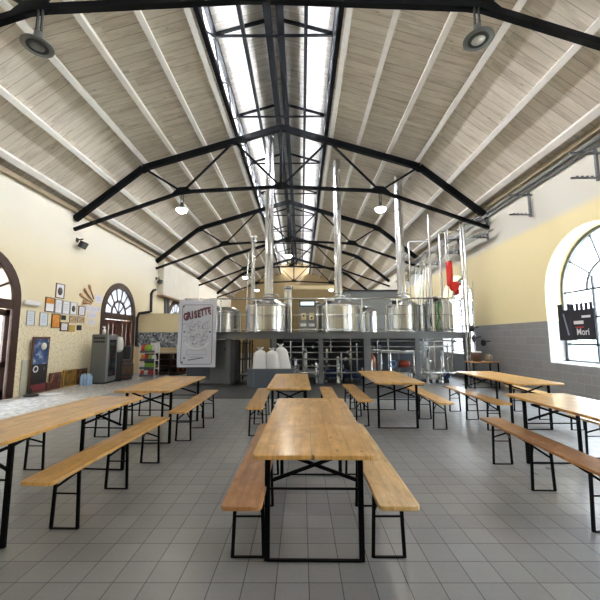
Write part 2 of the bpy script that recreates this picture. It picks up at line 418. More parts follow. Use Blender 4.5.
# wall plates under the eaves
MB().box((XL+.06, (Y0+Y1)/2, 5.56), (.11, Y1-Y0, .12)).build('trim_1', plain('wall_plate_wood', (.36,.29,.19), .7), kind='structure')
MB().box((XR-.06, (Y0+Y1)/2, 5.62), (.11, Y1-Y0, .12)).build('trim_2', plain('wall_plate_wood_right', (.36,.29,.19), .7), kind='structure')
# ------------------------------------------------------------------ roof timbers and iron
PN = {1.68: 'beside the roof lantern', 2.56: 'second down from the lantern', 3.55: 'third down from the lantern', 4.5: 'at the bend of the roof', 5.48: 'second up from the side wall', 6.38: 'lowest, just above the side wall'}
for sg, sd in ((-1, 'left'), (1, 'right')):
    for off, wh in PN.items():
        sl = math.atan(.31) if off < 4.5 else math.atan(1.67/2.15)
        if off == 4.5: sl = (math.atan(.31)+math.atan(1.67/2.15))/2
        nx, nz = -math.sin(sl)*1, math.cos(sl)
        dd = .115 if off == 4.5 else .086
        o = off - math.sin(sl)*dd; z = roof_z(off) - math.cos(sl)*dd
        bb = MB(); bb.bar((CX+sg*o, Y0, z), (CX+sg*o, Y1, z), .12 if off < 6 else .15, .165, up=(sg*math.sin(sl), 0, math.cos(sl)))
        tag(bb.build('purlin', M['purlin']), f'long whitewashed timber purlin on the {sd} roof slope, {wh}', 'roof beam', 'white roof purlins')
def truss(y, where):
    t = thing('roof_truss', f'black iron roof truss spanning the hall, {where}', 'roof truss', (CX, y, 6.3), group='black iron roof trusses')
    Z = lambda z: z-6.3
    seat, kink, apex = (HW-.02, 5.30), (4.5, 7.02), (0, 8.40)
    lane = (LO, 7.02+(4.5-LO)*(1.38/4.5)); node = (3.2, 6.2); mid = (0, 6.36); tie = (HW-.02, 4.96)
    P = lambda q, s=1: (s*q[0], 0, Z(q[1]))
    b = MB()
    for s in (-1, 1):
        b.bar(P(seat, s), P(kink, s), .13, .19); b.bar(P(kink, s), P(apex, s), .13, .19)
    b.build('top_chord', M['iron'], t)
    b = MB()
    for s in (-1, 1):
        b.bar(P(tie, s), P(node, s), .09, .10); b.bar(P(node, s), P(mid, s), .09, .10)
    b.build('bottom_chord', M['iron'], t)
    MB().bar(P(mid), P(apex), .09, .12, up=(0,1,0)).build('king_post', M['iron'], t)
    for s in (-1, 1):
        for a, c in ((kink, node), (node, lane), (lane, mid)):
            MB().bar(P(a, s), P(c, s), .055, .06).build('diagonal_brace', M['iron'], t)
        g = MB(); g.prism([(s*(node[0]-.42), Z(node[1])-.03), (s*(node[0]-.12), Z(node[1])+.17), (s*(node[0]+.12), Z(node[1])+.15), (s*(node[0]+.42), Z(node[1])-.13), (s*node[0], Z(node[1])-.09)], .05, M=Matrix.Translation((0, .025, 0)))
        g.build('gusset_plate', M['iron'], t)
        g = MB(); g.prism([(s*(kink[0]-.35), Z(kink[1])+.02), (s*kink[0], Z(kink[1])+.02), (s*(kink[0]+.25), Z(kink[1])-.2), (s*(kink[0]-.05), Z(kink[1])-.17)], .05, M=Matrix.Translation((0, .025, 0)))
        g.build('gusset_plate', M['iron'], t)
    MB().prism([(-.3, Z(mid[1])+.02), (0, Z(mid[1])+.2), (.3, Z(mid[1])+.02), (.2, Z(mid[1])-.08), (-.2, Z(mid[1])-.08)], .05, M=Matrix.Translation((0, .025, 0))).build('gusset_plate', M['iron'], t)
for y, w in zip(TRUSS_Y, ('nearest the camera along the top of the picture', 'second from the camera', 'third from the camera, over the brew tanks', 'fourth from the camera', 'farthest, close to the back wall')): truss(y, w)
# lantern ironwork
for sg, sd in ((-1, 'left'), (1, 'right')):
    t = thing('lattice_girder', f'black lattice girder along the {sd} edge of the roof lantern', 'girder', (CX+sg*(LO-.065), 0, 8.2), group='lantern lattice girders')
    for nm, z in (('lower_chord', .02), ('upper_chord', .72)):
        MB().bar((0, Y0, z), (0, Y1, z), .11, .13).build(nm, M['iron'], t)
    b = MB(); k = 0; y = Y0+.1
    while y < Y1-.8:
        b.bar((0, y, .08 if k % 2 else .66), (0, y+.77, .66 if k % 2 else .08), .05, .05); y += .77; k += 1
    b.build('lattice_web', M['iron'], t)
    tag(MB().bar((CX+sg*.78, Y0, 9.08), (CX+sg*.78, Y1, 9.08), .09, .13).build('lantern_purlin', M['iron']), f'black iron beam under the {sd} half of the lantern roof', 'roof beam', 'lantern roof beams')
t = thing('ridge_beam', 'pair of black iron beams running side by side along the ridge', 'roof beam', (CX, 0, 9.2))
for sg in (-1, 1): MB().bar((sg*.15, Y0, 0), (sg*.15, Y1, 0), .17, .2).build('beam', M['iron'], t)
k = 0
ys = sorted([y for y in TRUSS_Y] + [y-3.08 for y in TRUSS_Y] )
for i, y in enumerate(ys):
    w = ['behind the nearest truss', 'at the nearest truss', 'midway between the first and second truss', 'at the second truss', 'midway between second and third truss', 'at the third truss', 'midway between third and fourth truss', 'at the fourth truss', 'midway between the fourth and last truss', 'at the last truss'][i]
    t = thing('lantern_truss', f'black iron cross frame of the roof lantern {w}', 'roof frame', (CX, y+.12, 8.3), group='lantern cross frames')
    for s in (-1, 1):
        MB().bar((s*LO*.96, 0, .62), (s*.2, 0, 1.0), .05, .07).build('rafter', M['iron'], t)
    MB().bar((-LO*.96, 0, .58), (LO*.96, 0, .58), .045, .05).build('tie_bar', M['iron'], t)
# ------------------------------------------------------------------ lamps
def lamp(x, y, z, drop, on, label, tilt=0, small=False):
    t = thing('pendant_lamp', label, 'lamp', (x, y, z), group='high bay lamps under the trusses')
    b = MB(); b.lathe([(.02, .22), (.055, .20), (.06, .08), (.12, .05), (.2, .0), (.2, -.015), (.13, -.012)], 24); b.build('lamp_shade', M['lamp_grey'], t)
    MB().lathe([(.135, -.02), (.135, .0), (.09, .0), (.09, -.028), (.135, -.02)], 24, caps=False).build('lamp_ring', M['black'], t)
    if on == 1: MB().lathe([(.0001, -.13), (.07, -.12), (.13, -.085), (.165, -.03), (.165, -.016)], 20).build('lamp_glass', M['lamp_on'], t)
    else: MB().lathe([(0.0001, -.026 if on == 1 else -.024), (.17 if on == 1 else .09, -.026 if on == 1 else -.024), (.17 if on == 1 else .09, -.016)], 20).build('lamp_face', M['lamp_on'] if on == 1 else (M['lamp_dim'] if on == 0 else M['lamp_grey']), t)
    b = MB(); b.bar((-.035, 0, .2), (-.03, 0, drop), .02, .03, up=(0,1,0)); b.bar((.035, 0, .2), (.03, 0, drop), .02, .03, up=(0,1,0)); b.build('hanger', M['black'], t)
    return t
lamp(-3.72, 4.36, 5.60, .56, 2, 'round unlit grey lamp hanging from the nearest truss on the left')
lamp(2.50, 4.36, 5.66, .50, 0, 'round white-faced lamp hanging from the nearest truss on the right')
for i, (y, wl) in enumerate(((TRUSS_Y[1], 'second truss'), (TRUSS_Y[3], 'fourth truss'), (TRUSS_Y[4], 'last truss'))):
    for s, sd in ((-1, 'left'), (1, 'right')):
        lamp(CX+s*3.2, y, 5.62, .5, 1, f'round glowing lamp hanging from the {wl} on the {sd}')
lamp(CX, TRUSS_Y[2], 5.6, .7, 1, 'round glowing lamp hanging at the middle of the third truss')
# ------------------------------------------------------------------ arched windows (right) and doors (left)
def arc_bar(b, yc, zs, r, w, t, a0=0, a1=PI, n=20, mi=0):
    for i in range(n):
        u, v = a0+(a1-a0)*i/n, a0+(a1-a0)*(i+1)/n
        vs = []
        for a in (u, v):
            for rr in (r-w/2, r+w/2):
                for k in (-t/2, t/2): vs.append((-rr*math.cos(a)+yc, k, zs+rr*math.sin(a)))
        b.add(vs, [(0,1,3,2),(4,6,7,5),(0,4,5,1),(2,3,7,6),(0,2,6,4),(1,5,7,3)], mi)
def half_disc(yc, zs, r, z0, n=20): return [(yc-r, z0)] + [(yc-r*math.cos(PI*i/n), zs+r*math.sin(PI*i/n)) for i in range(n+1)] + [(yc+r, z0)]
def window(n, yc):
    t = bpy.data.objects.new(f'window_{n}', None); COL.objects.link(t); t['kind'] = 'structure'
    t.location = (XR+.42, yc, 0); t.rotation_euler = (0, 0, -PI/2)
    r = WR+.0
    fr = MB(); arc_bar(fr, 0, WS, r-.03, .09, .08)
    for s in (-1, 1): fr.box((s*(r-.03), 0, (WZ0+WS)/2), (.09, .08, WS-WZ0))
    fr.box((0, 0, WZ0+.04), (2*r, .08, .08)); fr.build('window_frame', M['grey_steel'], t)
    mu = MB(); ra = .56
    for z in (1.32, 1.93, WS): mu.box((0, 0, z), (2*r-.1, .04, .045))
    for x in (-.44, .44): mu.box((x, 0, (WZ0+WS+.3)/2), (.045, .04, WS+.3-WZ0))
    arc_bar(mu, 0, WS, .60, .035, .04)
    for a in (PI*.2, PI*.4, PI*.6, PI*.8): mu.bar((-.6*math.cos(a), 0, WS+.6*math.sin(a)), (-(r-.05)*math.cos(a), 0, WS+(r-.05)*math.sin(a)), .035, .035, up=(0,1,0))
    mu.build('window_muntins', M['dark_steel'], t)
    MB().prism(half_disc(0, WS, r-.05, WZ0+.05), .008).build('window_pane', M['glass'], t)
    MB().box((0, .0-.16, WZ0+.012), (2*r-.02, .24, .03)).build('window_sill', M['white'], t)
for i, y in enumerate(WIN_Y): window(i+1, y)
def door(n, yc, solid):
    t = bpy.data.objects.new(f'door_{n}', None); COL.objects.link(t); t['kind'] = 'structure'
    t.location = (XL-.035, yc, 0); t.rotation_euler = (0, 0, PI/2)
    r = DR
    fr = MB(); arc_bar(fr, 0, DS, r-.06, .22, .16)
    for s in (-1, 1): fr.box((s*(r-.06), 0, DS/2), (.22, .16, DS))
    fr.box((0, 0, DS-.1), (2*r-.2, .13, .24)); fr.build('door_frame', M['brown_wood'], t)
    fan = MB(); arc_bar(fan, 0, DS, .52, .07, .08)
    for k in range(1, 7): a = PI*k/7; fan.bar((-.52*math.cos(a), 0, DS+.52*math.sin(a)), (-(r-.1)*math.cos(a), 0, DS+(r-.1)*math.sin(a)), .05, .05, up=(0,1,0))
    for k in range(1, 4): a = PI*k/4; fan.bar((0, 0, DS), (-.52*math.cos(a), 0, DS+.52*math.sin(a)), .05, .05, up=(0,1,0))
    fan.build('fanlight_bars', M['brown_wood'], t)
    MB().prism(half_disc(0, DS, r-.08, DS), .01).build('fanlight_pane', M['frosted'] if solid else M['frosted_dark'], t)
    for s in (-1, 1):
        w = r-.2; cx = s*w/2
        lf = MB()
        for x in (cx-w/2+.07, cx+w/2-.07): lf.box((x, 0, 1.11), (.13, .07, 2.2))
        for z, h in ((.12, .24), (.85, .14), (2.13, .16)): lf.box((cx, 0, z), (w, .07, h))
        lf.box((cx, .01, .48), (w-.2, .035, .64)); lf.build('door_leaf', M['red_wood'] if solid else M['brown_wood'], t)
        if solid:
            sh = MB()
            for q in range(3): sh.box((cx-w/3.2+q*w/3.2, .005, 1.48), (w/3.6, .04, 1.15))
            sh.build('door_panel', M['brown_wood'], t)
        else:
            MB().box((cx, 0, 1.5), (w-.2, .01, 1.25)).build('door_pane', M['glass'], t)
        if s == 1: MB().bar((.07, -.09, .95), (.07, -.09, 1.15), .03, .03).build('door_handle', M['grey_steel'], t)
for i, y in enumerate(DOOR_Y): door(i+1, y, i >= 1)
# ------------------------------------------------------------------ beer tables and benches
def rounded(w, l, r, n=5):
    p = []
    for cx, cy, a0 in ((w/2-r, l/2-r, 0), (-w/2+r, l/2-r, PI/2), (-w/2+r, -l/2+r, PI), (w/2-r, -l/2+r, 1.5*PI)):
        p += [(cx+r*math.cos(a0+PI/2*i/n), cy+r*math.sin(a0+PI/2*i/n)) for i in range(n+1)]
    return p
def board(w, l, z, t, r):
    p = rounded(w, l, r); n = len(p); b = MB()
    b.add([(x, y, z-t) for x, y in p]+[(x, y, z) for x, y in p], [tuple(reversed(range(n))), tuple(range(n, 2*n))]+[(i, (i+1) % n, n+(i+1) % n, n+i) for i in range(n)])
    return b
def make_table(mat, wd=.775):
    t = thing('beer_table', '', 'table', group='folding pine beer tables'); lw = wd/2-.07
    board(wd, 2.0, .77, .028, .045).build('tabletop', mat, t, bevel=.005)
    for s in (-1, 1):
        y = s*.72
        lf = MB()
        for x in (-lw, lw):
            lf.bar((x, y, .004), (x, y, .738), .036, .022, up=(0,1,0))
        lf.bar((-lw, y, .008), (lw, y, .008), .022, .012); lf.bar((-lw, y, .462), (lw, y, .462), .012, .012); lf.bar((-lw-.02, y, .727), (lw+.02, y, .727), .03, .022)
        g = lf.build('leg_frame', M['blackmetal'], t)
        cb = MB()
        cb.bar((-lw+.02, y-s*.02, .505), (lw*.86, y-s*.06, .69), .010, .024); cb.bar((lw-.02, y-s*.035, .505), (-lw*.86, y-s*.075, .69), .010, .024)
        for q in (-1, 1): cb.bar((q*lw*.86, y-s*.06, .69), (q*lw*.86, y-s*.30, .735), .012, .02)
        cb.bar((-lw*.9, y-s*.30, .735), (lw*.9, y-s*.30, .735), .025, .01)
        cb.build('cross_brace', M['blackmetal'], g)
    return t
def make_bench(mat):
    t = thing('beer_bench', '', 'bench', group='folding pine beer benches')
    board(.25, 2.0, .48, .027, .035).build('seat', mat, t, bevel=.005)
    for y in (-.67, .04, .74):
        lf = MB()
        for x in (-.095, .095): lf.bar((x*.95, y, .452), (x*1.12, y, .003), .023, .015, up=(0,1,0))
        lf.bar((-.107, y, .006), (.107, y, .006), .016, .010); lf.bar((-.10, y, .265), (.10, y, .265), .010, .010); lf.bar((-.1, y, .443), (.1, y, .443), .03, .018)
        g = lf.build('leg_frame', M['blackmetal'], t)
        cb = MB(); s = -1 if y > .3 else 1
        cb.bar((-.09, y, .31), (.07, y+s*.2, .445), .009, .018); cb.bar((.09, y+s*.012, .31), (-.07, y+s*.2, .437), .009, .018)
        cb.bar((-.09, y+s*.2, .443), (.09, y+s*.2, .443), .02, .018)
        cb.build('cross_brace', M['blackmetal'], g)
    return t
TT = {'pine': make_table(M['pine']), 'narrow': make_table(M['pine'], .64)}
BB = {k: make_bench(M[k]) for k in ('pine', 'pine_dark', 'pine_light')}
used = set()
def place(proto, x, y, rz, label):
    if id(proto) not in used:
        used.add(id(proto)); proto.location = (x, y, 0); proto.rotation_euler = (0, 0, rz); proto['label'] = label; return proto
    return dup(proto, label, (x, y, 0), rz)
for x, y, a, l in ((.09, 3.17, -.012, 'varnished pine beer table nearest the camera, centre row'),
                   (-.195, 5.97, .006, 'pine beer table behind the nearest centre one, in front of the grey bin of sacks'),
                   (-2.335, 3.33, -.07, 'pine beer table nearest on the left, cut by the left picture edge'),
                   (-2.20, 5.66, .0, 'pine beer table beyond the nearest left one, towards the hanging banner'),
                   (1.60, 6.53, -.012, 'pine beer table in front of the pumps, right of the centre row'),
                   (3.0, 3.50, .01, 'pine beer table nearest on the right, cut by the right picture edge'),
                   (3.70, 6.42, .03, 'pine beer table beyond the nearest right one, near the grey tiled wall')):
    o = place(TT['narrow' if 'grey bin' in l or 'on the left' in l else 'pine'], x, y, a, l)
    if 'left one' in l: o.scale = (1, .9, 1)      # this one is a little shorter
for k, x, y, a, l in (('pine_dark', -.368, 3.16, 0, 'dark reddish bench left of the nearest centre table, chipped at its end'),
                   ('pine_light', .588, 3.16, 0, 'pale knotty bench right of the nearest centre table'),
                   ('pine', -.72, 6.05, .03, 'pine bench left of the table that stands before the grey bin'),
                   ('pine', .49, 6.20, 0, 'pine bench seen just past the far right corner of the nearest centre table'),
                   ('pine', -1.845, 3.51, -.033, 'pine bench right of the nearest left table'),
                   ('pine', -3.08, 3.30, -.04, 'pine bench behind the nearest left table, only its black legs showing'),
                   ('pine', -1.74, 5.80, .02, 'pine bench right of the second left table, below the banner'),
                   ('pine', -3.03, 6.00, 0, 'pine bench mostly hidden behind the second left table'),
                   ('pine', 1.02, 6.62, .01, 'pine bench left of the table in front of the pumps'),
                   ('pine', 2.26, 6.40, -.02, 'pine bench right of the table in front of the pumps'),
                   ('pine_dark', 2.35, 3.46, -.02, 'brown bench left of the nearest right table'),
                   ('pine_light', 3.62, 3.65, 0, 'pale bench between the nearest right table and the window wall'),
                   ('pine', 3.10, 6.35, .0, 'pine bench left of the second right table'),
                   ('pine_light', 4.42, 6.35, .03, 'pine bench along the wall side of the second right table')):
    place(BB[k], x, y, a, l)
# far table by the right wall with a brown tub and a glass jug
far = thing('work_table', 'narrow brown-topped table against the grey wall at far right', 'table', (5.42, 10.4, 0))
MB().box((0, 0, .755), (.85, .55, .03)).build('tabletop', M['pine_dark'], far)
for s in (-1, 1):
    b = MB()
    for y in (-.22, .22): b.bar((s*.36, y, 0), (s*.36, y, .738), .03, .03)
    b.bar((s*.36, -.22, .01), (s*.36, .22, .01), .02, .02); b.build('leg_frame', M['blackmetal'], far)
t = thing('plastic_tub', 'brownish translucent tub standing on the far right table', 'tub', (5.27, 10.38, .772))
MB().lathe([(.0001, 0), (.12, 0), (.135, .24), (.135, .26)], 20).build('body', plain('brown_plastic', (.20,.12,.09), .3), t)
MB().lathe([(.14, .262), (.14, .30), (.0001, .305)], 20).build('lid', M['white'], t)
t = thing('glass_jug', 'pale glass jug beside the brown tub on the far table', 'jug', (5.62, 10.42, .772))
MB().lathe([(.0001, 0), (.07, 0), (.085, .1), (.06, .18), (.07, .22)], 16).build('body', plain('jug_glass', (.5,.42,.3), .1), t)
h = MB(); h.tube([(.07, 0, .05), (.13, 0, .08), (.13, 0, .15), (.06, 0, .18)], .01, 6); h.build('handle', M['white'], t)
# ------------------------------------------------------------------ brewery platform
DK = 1.66; PF = 10.8; PB = 14.6; PX0, PX1 = -3.75, 5.35
pf = thing('brewery_platform', 'grey steel platform on columns carrying the brewing tanks', 'platform', (0, PF, 0))
L = lambda x, y, z: (x, y-PF, z)
MB().box(L((PX0+PX1)/2, (PF+PB)/2, DK-.02), (PX1-PX0, PB-PF, .04)).build('deck', M['grey_steel'], pf)
b = MB(); b.box(L((PX0+PX1)/2, PF+.04, DK-.1), (PX1-PX0, .08, .17)); b.box(L((PX0+PX1)/2, PF+.0, DK-.015), (PX1-PX0, .1, .02)); b.box(L((PX0+PX1)/2, PF+.0, DK-.19), (PX1-PX0, .1, .02)); b.build('edge_beam', M['grey_steel'], pf)
MB().box(L((PX0+PX1)/2, PB-.04, DK-.12), (PX1-PX0, .08, .17)).build('edge_beam', M['grey_steel'], pf)
COLX = [-2.33, -.88, .61, 2.08, 3.66, 5.22]
for i, x in enumerate(COLX):
    w = .2 if i == 3 else .14
    for y in (PF+.09, PB-.2):
        b = MB(); b.box(L(x, y, (DK-.12)/2), (w, .11, DK-.22)); b.box(L(x, y, .012), (.26, .24, .02)); b.build('column', M['grey_steel'], pf)
for x in COLX: MB().box(L(x, (PF+PB)/2, DK-.12), (.1, PB-PF-.2, .14)).build('joist', M['grey_steel'], pf)
for nm, z, r in (('top_rail', 2.74, .024), ('mid_rail', 2.22, .012), ('toe_rail', DK+.10, .012)):
    b = MB(); b.tube([L(PX0, PF+.05, z), L(PX1, PF+.05, z), L(PX1, PB-.1, z)], r, 8); b.build(nm, M['steel_pipe'], pf)
for i in range(9):
    x = PX0+.03+(PX1-PX0-.06)*i/8
    b = MB(); b.tube([L(x, PF+.05, DK-.05), L(x, PF+.05, 2.74)], .021, 8); b.build('rail_post', M['steel_pipe'], pf)
for x0_, x1_ in ((-1.3, .75), (.85, 2.65), (2.75, 4.75)): MB().box(L((x0_+x1_)/2, PB-.45, .78), (x1_-x0_, .03, 1.5)).build('dark_backing', M['dark_steel'], pf)  # added dark sheets stand in for the darkness under the deck
# tanks
def tank(x, y, r, ztop, zc, flue, label, rib=True, hat=.85):
    t = thing('brewing_tank', label, 'tank', (x, y, DK), group='stainless brewing tanks')
    h = ztop-DK
    b = MB(); b.lathe([(r, .03), (r, h-.02)], 40); b.build('shell', M['steel'], t)
    for z in (.05, h-.05): MB().lathe([(r, z-.02), (r+.015, z-.015), (r+.015, z+.015), (r, z+.02)], 40, caps=False).build('band', M['steel_pipe'], t)
    b = MB(); b.lathe([(r+.012, h-.02), (r*hat, h+.05), (r*.5, h+.16), (.2, zc-DK), (.0001, zc-DK+.02)], 40); b.build('domed_lid', M['steel'], t)
    for k in range(4):
        a = PI/4+k*PI/2; q = MB(); q.tube([(r*.8*math.cos(a), r*.8*math.sin(a), 0), (r*.8*math.cos(a), r*.8*math.sin(a), .14)], .04, 8); q.build('foot', M['steel_pipe'], t)
    m = MB(); m.lathe([(.2, 0), (.21, .03), (.21, .07), (.0001, .10)], 20, (-.45*r, -.35*r, h+.12)); m.build('manway', M['steel_pipe'], t)
    if flue:
        fr, fz = flue
        b = MB(); b.lathe([(fr, zc-DK), (fr, fz-DK)], 24); b.build('flue_pipe', M['steel_pipe'], t)
        for z in (zc-DK+.06, zc-DK+.16): MB().lathe([(fr, z-.03), (fr+.06, z-.02), (fr+.06, z+.02), (fr, z+.03)], 24, caps=False).build('collar', M['steel'], t)
        for z in [zc-DK+1.6*i for i in range(1, int((fz-zc)/1.6)+1)]: MB().lathe([(fr, z-.02), (fr+.006, z-.015), (fr+.006, z+.015), (fr, z+.02)], 24, caps=False).build('flue_seam', M['steel'], t)
        q = MB(); q.tube([(r*.45, -.25*r, h+.1), (r*.45, -.25*r, h+.36), (r*.2, -.1*r, h+.40), (fr*.9, 0, h+.40)], .03, 8); q.build('spray_pipe', M['steel_pipe'], t)
    return t
tank(-1.16, 12.0, .80, 2.62, 2.86, (.155, 9.22), 'wide steel brewing tank with the leftmost tall flue, behind the white sacks')
tank(1.32, 12.0, .80, 2.62, 2.88, (.135, 8.03), 'wide steel brewing tank with the middle tall flue')
tank(3.55, 11.95, .60, 2.62, 2.86, (.145, 7.34), 'steel brewing tank with the right-hand tall flue')
tank(4.72, 11.75, .50, 2.68, 2.84, None, 'steel tank at the right end of the platform, behind the green hose')
tank(-2.86, 12.6, .62, 2.46, 2.60, None, 'smaller yellow-reflecting steel tank just right of the hanging banner')
tank(2.55, 13.4, .42, 2.52, 2.66, None, 'narrow steel tank set back between the middle and right flues')
tank(.62, 13.6, .38, 2.75, 2.90, None, 'narrow steel tank set back behind the control panel')
# thin vent stacks
t = thing('vent_stack', 'thin steel vent stack with a cap, left of the leftmost flue', 'pipe', (-1.95, 13.5, DK))
MB().lathe([(.085, 0), (.085, 3.75)], 16).build('pipe', M['steel_pipe'], t); MB().lathe([(.085, 3.7), (.14, 3.74), (.14, 3.80), (.09, 3.84), (.16, 3.92), (.16, 3.96), (.0001, 4.0)], 16).build('cap', M['steel'], t)
t = thing('vent_stack', 'short thick steel vent between the control panel and leftmost flue', 'pipe', (-.52, 13.2, DK))
MB().lathe([(.14, 0), (.14, 1.75)], 16).build('pipe', M['steel_pipe'], t); MB().lathe([(.14, 1.7), (.19, 1.74), (.19, 1.82), (.0001, 1.86)], 16).build('cap', M['steel'], t)
b = MB(); b.tube([(-2.15, 13.4, DK), (-2.15, 13.4, 4.9), (-2.05, 13.42, 4.98), (-1.96, 13.5, 4.98)], .03, 8)
tag(b.build('drain_pipe', M['steel_pipe']), 'thin bent pipe running up beside the capped vent stack', 'pipe')
# control panel
t = thing('control_panel', 'grey control cabinet with a pale blue screen between the two left tanks', 'control panel', (.20, 11.55, DK))
MB().box((0, .1, .52), (.62, .16, 1.0)).build('cabinet', plain('panel_beige_grey', (.30,.29,.27), .5), t)
MB().box((0, .0, .99), (.56, .05, .19)).build('screen_housing', M['dark_steel'], t)
b = MB(); b.box((0, -.03, .99), (.46, .01, .12)); b.build('screen', plain('screen_blue', (.42,.60,.68), .2, emit=(.42,.62,.70), strength=.5), t)
for x, c in ((-.13, 'cream'), (.14, 'cream')):
    q = MB().box((x, 0, .55), (.17, .08, .24)).build('junction_box', M[c], t)
    MB().box((x, -.045, .57 if x < 0 else .5), (.05, .01, .06)).build('button', M['black'], q)
for x in (-.14, .14): MB().box((x, 0, .26), (.2, .06, .1)).build('label_plate', M['paper'], t)
# ------------------------------------------------------------------ pipes and pumps round the platform
def pipe(pts, r, label, mat='steel_pipe', n=8, name='process_pipe', group='stainless process pipes', cat='pipe', valves=()):
    c = Vector(pts[0])
    b = MB(); b.tube([Vector(p)-c for p in pts], r, n)
    if not valves:
        o = b.build(name, M[mat], loc=c); tag(o, label, cat, group); return o
    t = thing(name, label, cat, c, group=group); b.build('pipe', M[mat], t)
    for v in valves:
        v = Vector(v)-c; q = MB(); q.lathe([(r*1.5, -.06), (r*2.3, -.05), (r*2.3, .05), (r*1.5, .06)], 12, v); vb = q.build('valve', M['steel'], t)
        q = MB(); q.bar(v+Vector((0, -r*2.2, 0)), v+Vector((.10, -r*3.4, .03)), .02, .02); q.build('valve_lever', M['black'], vb)
    return t
wh_ = plain('pale_housing', (.62,.63,.64), .35, .3)
yp = 11.15
for z, x0, x1, w in ((1.38, -.6, 5.0, 'highest, just under the deck'), (1.20, -.75, 4.9, 'second below the deck'), (1.02, -.8, 3.4, 'third below the deck'), (.80, -.8, 2.0, 'fourth below the deck'), (.58, -.8, 1.3, 'fifth below the deck'), (.36, -.4, 5.05, 'sixth below the deck')):
    pipe([(x0, yp+random.uniform(0, .25), z), (x1, yp+random.uniform(0, .05), z)], .024, f'long horizontal steel pipe under the platform, {w}', valves=[(x0+(x1-x0)*f, yp+.1, z) for f in (.2, .55, .8)])
pipe([(2.3, 11.5, 1.08), (4.0, 11.6, 1.02)], .09, 'thick pale horizontal header pipe below the deck, right of the wide column', n=16)
for i, (x, z0, z1) in enumerate(((-.35, .3, 1.4), (.05, .3, 1.45), (.98, 1.0, 1.5), (1.28, .15, 1.0), (1.62, .15, 1.5), (1.85, .15, 1.3), (2.45, .6, 1.4), (2.85, .2, 1.45), (3.25, .2, 1.1), (3.95, .35, 1.45), (4.2, .2, 1.2), (4.45, .2, 1.5), (4.7, .35, 1.3), (4.95, .35, 1.45))):
    ords = ('first', 'second', 'third', 'fourth', 'fifth', 'sixth', 'seventh', 'eighth', 'ninth', 'tenth', 'eleventh', 'twelfth', 'thirteenth', 'fourteenth')
    pipe([(x, yp-.06+(i % 3)*.22, z0), (x, yp-.06+(i % 3)*.22, z1)], .028 if i % 2 else .02, f'upright steel pipe below the deck, {ords[i]} counted from the sacks rightward', valves=[(x, yp-.06+(i % 3)*.22, (z0+z1)/2)] if i % 2 == 0 else ())
ORD = 'first second third fourth fifth sixth seventh eighth ninth tenth eleventh twelfth thirteenth fourteenth fifteenth'.split()
col_n = 0
for x, y, r_, z1 in ((-.55, 11.9, .06, .95), (-.2, 11.45, .05, .8), (.12, 11.9, .07, 1.1), (.48, 11.4, .045, .7), (.86, 11.9, .07, 1.15), (1.2, 11.45, .05, .85), (1.68, 11.95, .06, 1.1), (2.3, 11.4, .04, .75), (2.72, 12.0, .075, 1.2), (3.1, 12.2, .06, 1.0), (3.86, 11.9, .05, .95), (4.1, 11.3, .045, .8), (4.32, 11.75, .06, 1.05), (4.58, 11.3, .04, .85), (4.84, 11.9, .055, 1.0)):
    col_n += 1
    t = thing('filter_housing', f'upright steel filter cylinder under the deck, {ORD[col_n-1]} of fifteen from the sacks rightward', 'filter', (x, y, .012), group='filter cylinders under the deck')
    MB().lathe([(r_*1.5, 0), (r_*1.5, .03), (r_, .05), (r_, z1-.06), (r_*.7, z1), (.0001, z1+.02)], 16).build('body', M['steel'] if col_n % 3 else wh_, t)
    MB().lathe([(r_, z1*.5-.02), (r_*1.35, z1*.5-.01), (r_*1.35, z1*.5+.01), (r_, z1*.5+.02)], 16, caps=False).build('clamp_ring', M['steel_pipe'], t)
    MB().tube([(0, -r_, z1*.3), (0, -r_-.12, z1*.3), (.05, -r_-.14, z1*.3+.06)], .016, 6).build('sample_tap', M['black'] if col_n % 2 else M['steel_pipe'], t)
def pump(x, y, s, mat, label, rz=0):
    t = thing('pump', label, 'pump', (x, y, .012), rz, 'brewery pumps')
    Rm = Matrix.Translation((0, 0, .3*s)) @ Matrix.Rotation(PI/2, 4, 'Y')
    MB().lathe([(.0001, -.26*s), (.13*s, -.25*s), (.14*s, -.2*s), (.14*s, .1*s), (.11*s, .13*s), (.0001, .14*s)], 18, M=Rm).build('motor', mat, t)
    q = MB()
    for k in range(6): q.lathe([(.14*s, -.17*s+k*.045*s), (.152*s, -.165*s+k*.045*s), (.152*s, -.155*s+k*.045*s), (.14*s, -.15*s+k*.045*s)], 18, M=Rm)
    q.build('cooling_fins', mat, t)
    MB().lathe([(.0001, .14*s), (.16*s, .15*s), (.17*s, .2*s), (.16*s, .26*s), (.05*s, .27*s), (.05*s, .36*s), (.0001, .36*s)], 18, M=Rm).build('pump_head', M['steel'], t)
    MB().tube([(.2*s, 0, .42*s), (.2*s, 0, .62*s)], .04*s, 10).build('outlet', M['steel_pipe'], t)
    for sx in (-1, 1): MB().box((sx*.14*s-.03, 0, .08*s), (.05*s, .2*s, .16*s)).build('foot', M['dark_steel'], t)
blue = plain('navy_motor', (.03,.05,.14), .4, .2); wh = plain('pale_motor', (.62,.63,.64), .35, .5)
for i, (x, y, s, m, l) in enumerate(((1.05, 11.55, 1.0, blue, 'navy blue pump below the deck, left of the middle flue'), (1.48, 11.75, .9, blue, 'navy blue pump with steel head below the middle flue'), (1.85, 11.5, .8, blue, 'small navy pump beside the wide grey column'), (-.15, 11.8, .9, wh, 'pale pump low behind the white sacks'), (.35, 11.7, 1.0, wh, 'pale pump below the control panel'), (3.95, 11.5, .8, wh, 'pale pump low at the right end of the platform'), (4.35, 11.35, .75, wh, 'pale pump among the tangle of valves at lower right'), (4.72, 11.45, .8, blue, 'dark blue pump nearest the right end column'))): pump(x, y, s, m, l, random.uniform(-.4, .4)+PI/2*(i % 2))
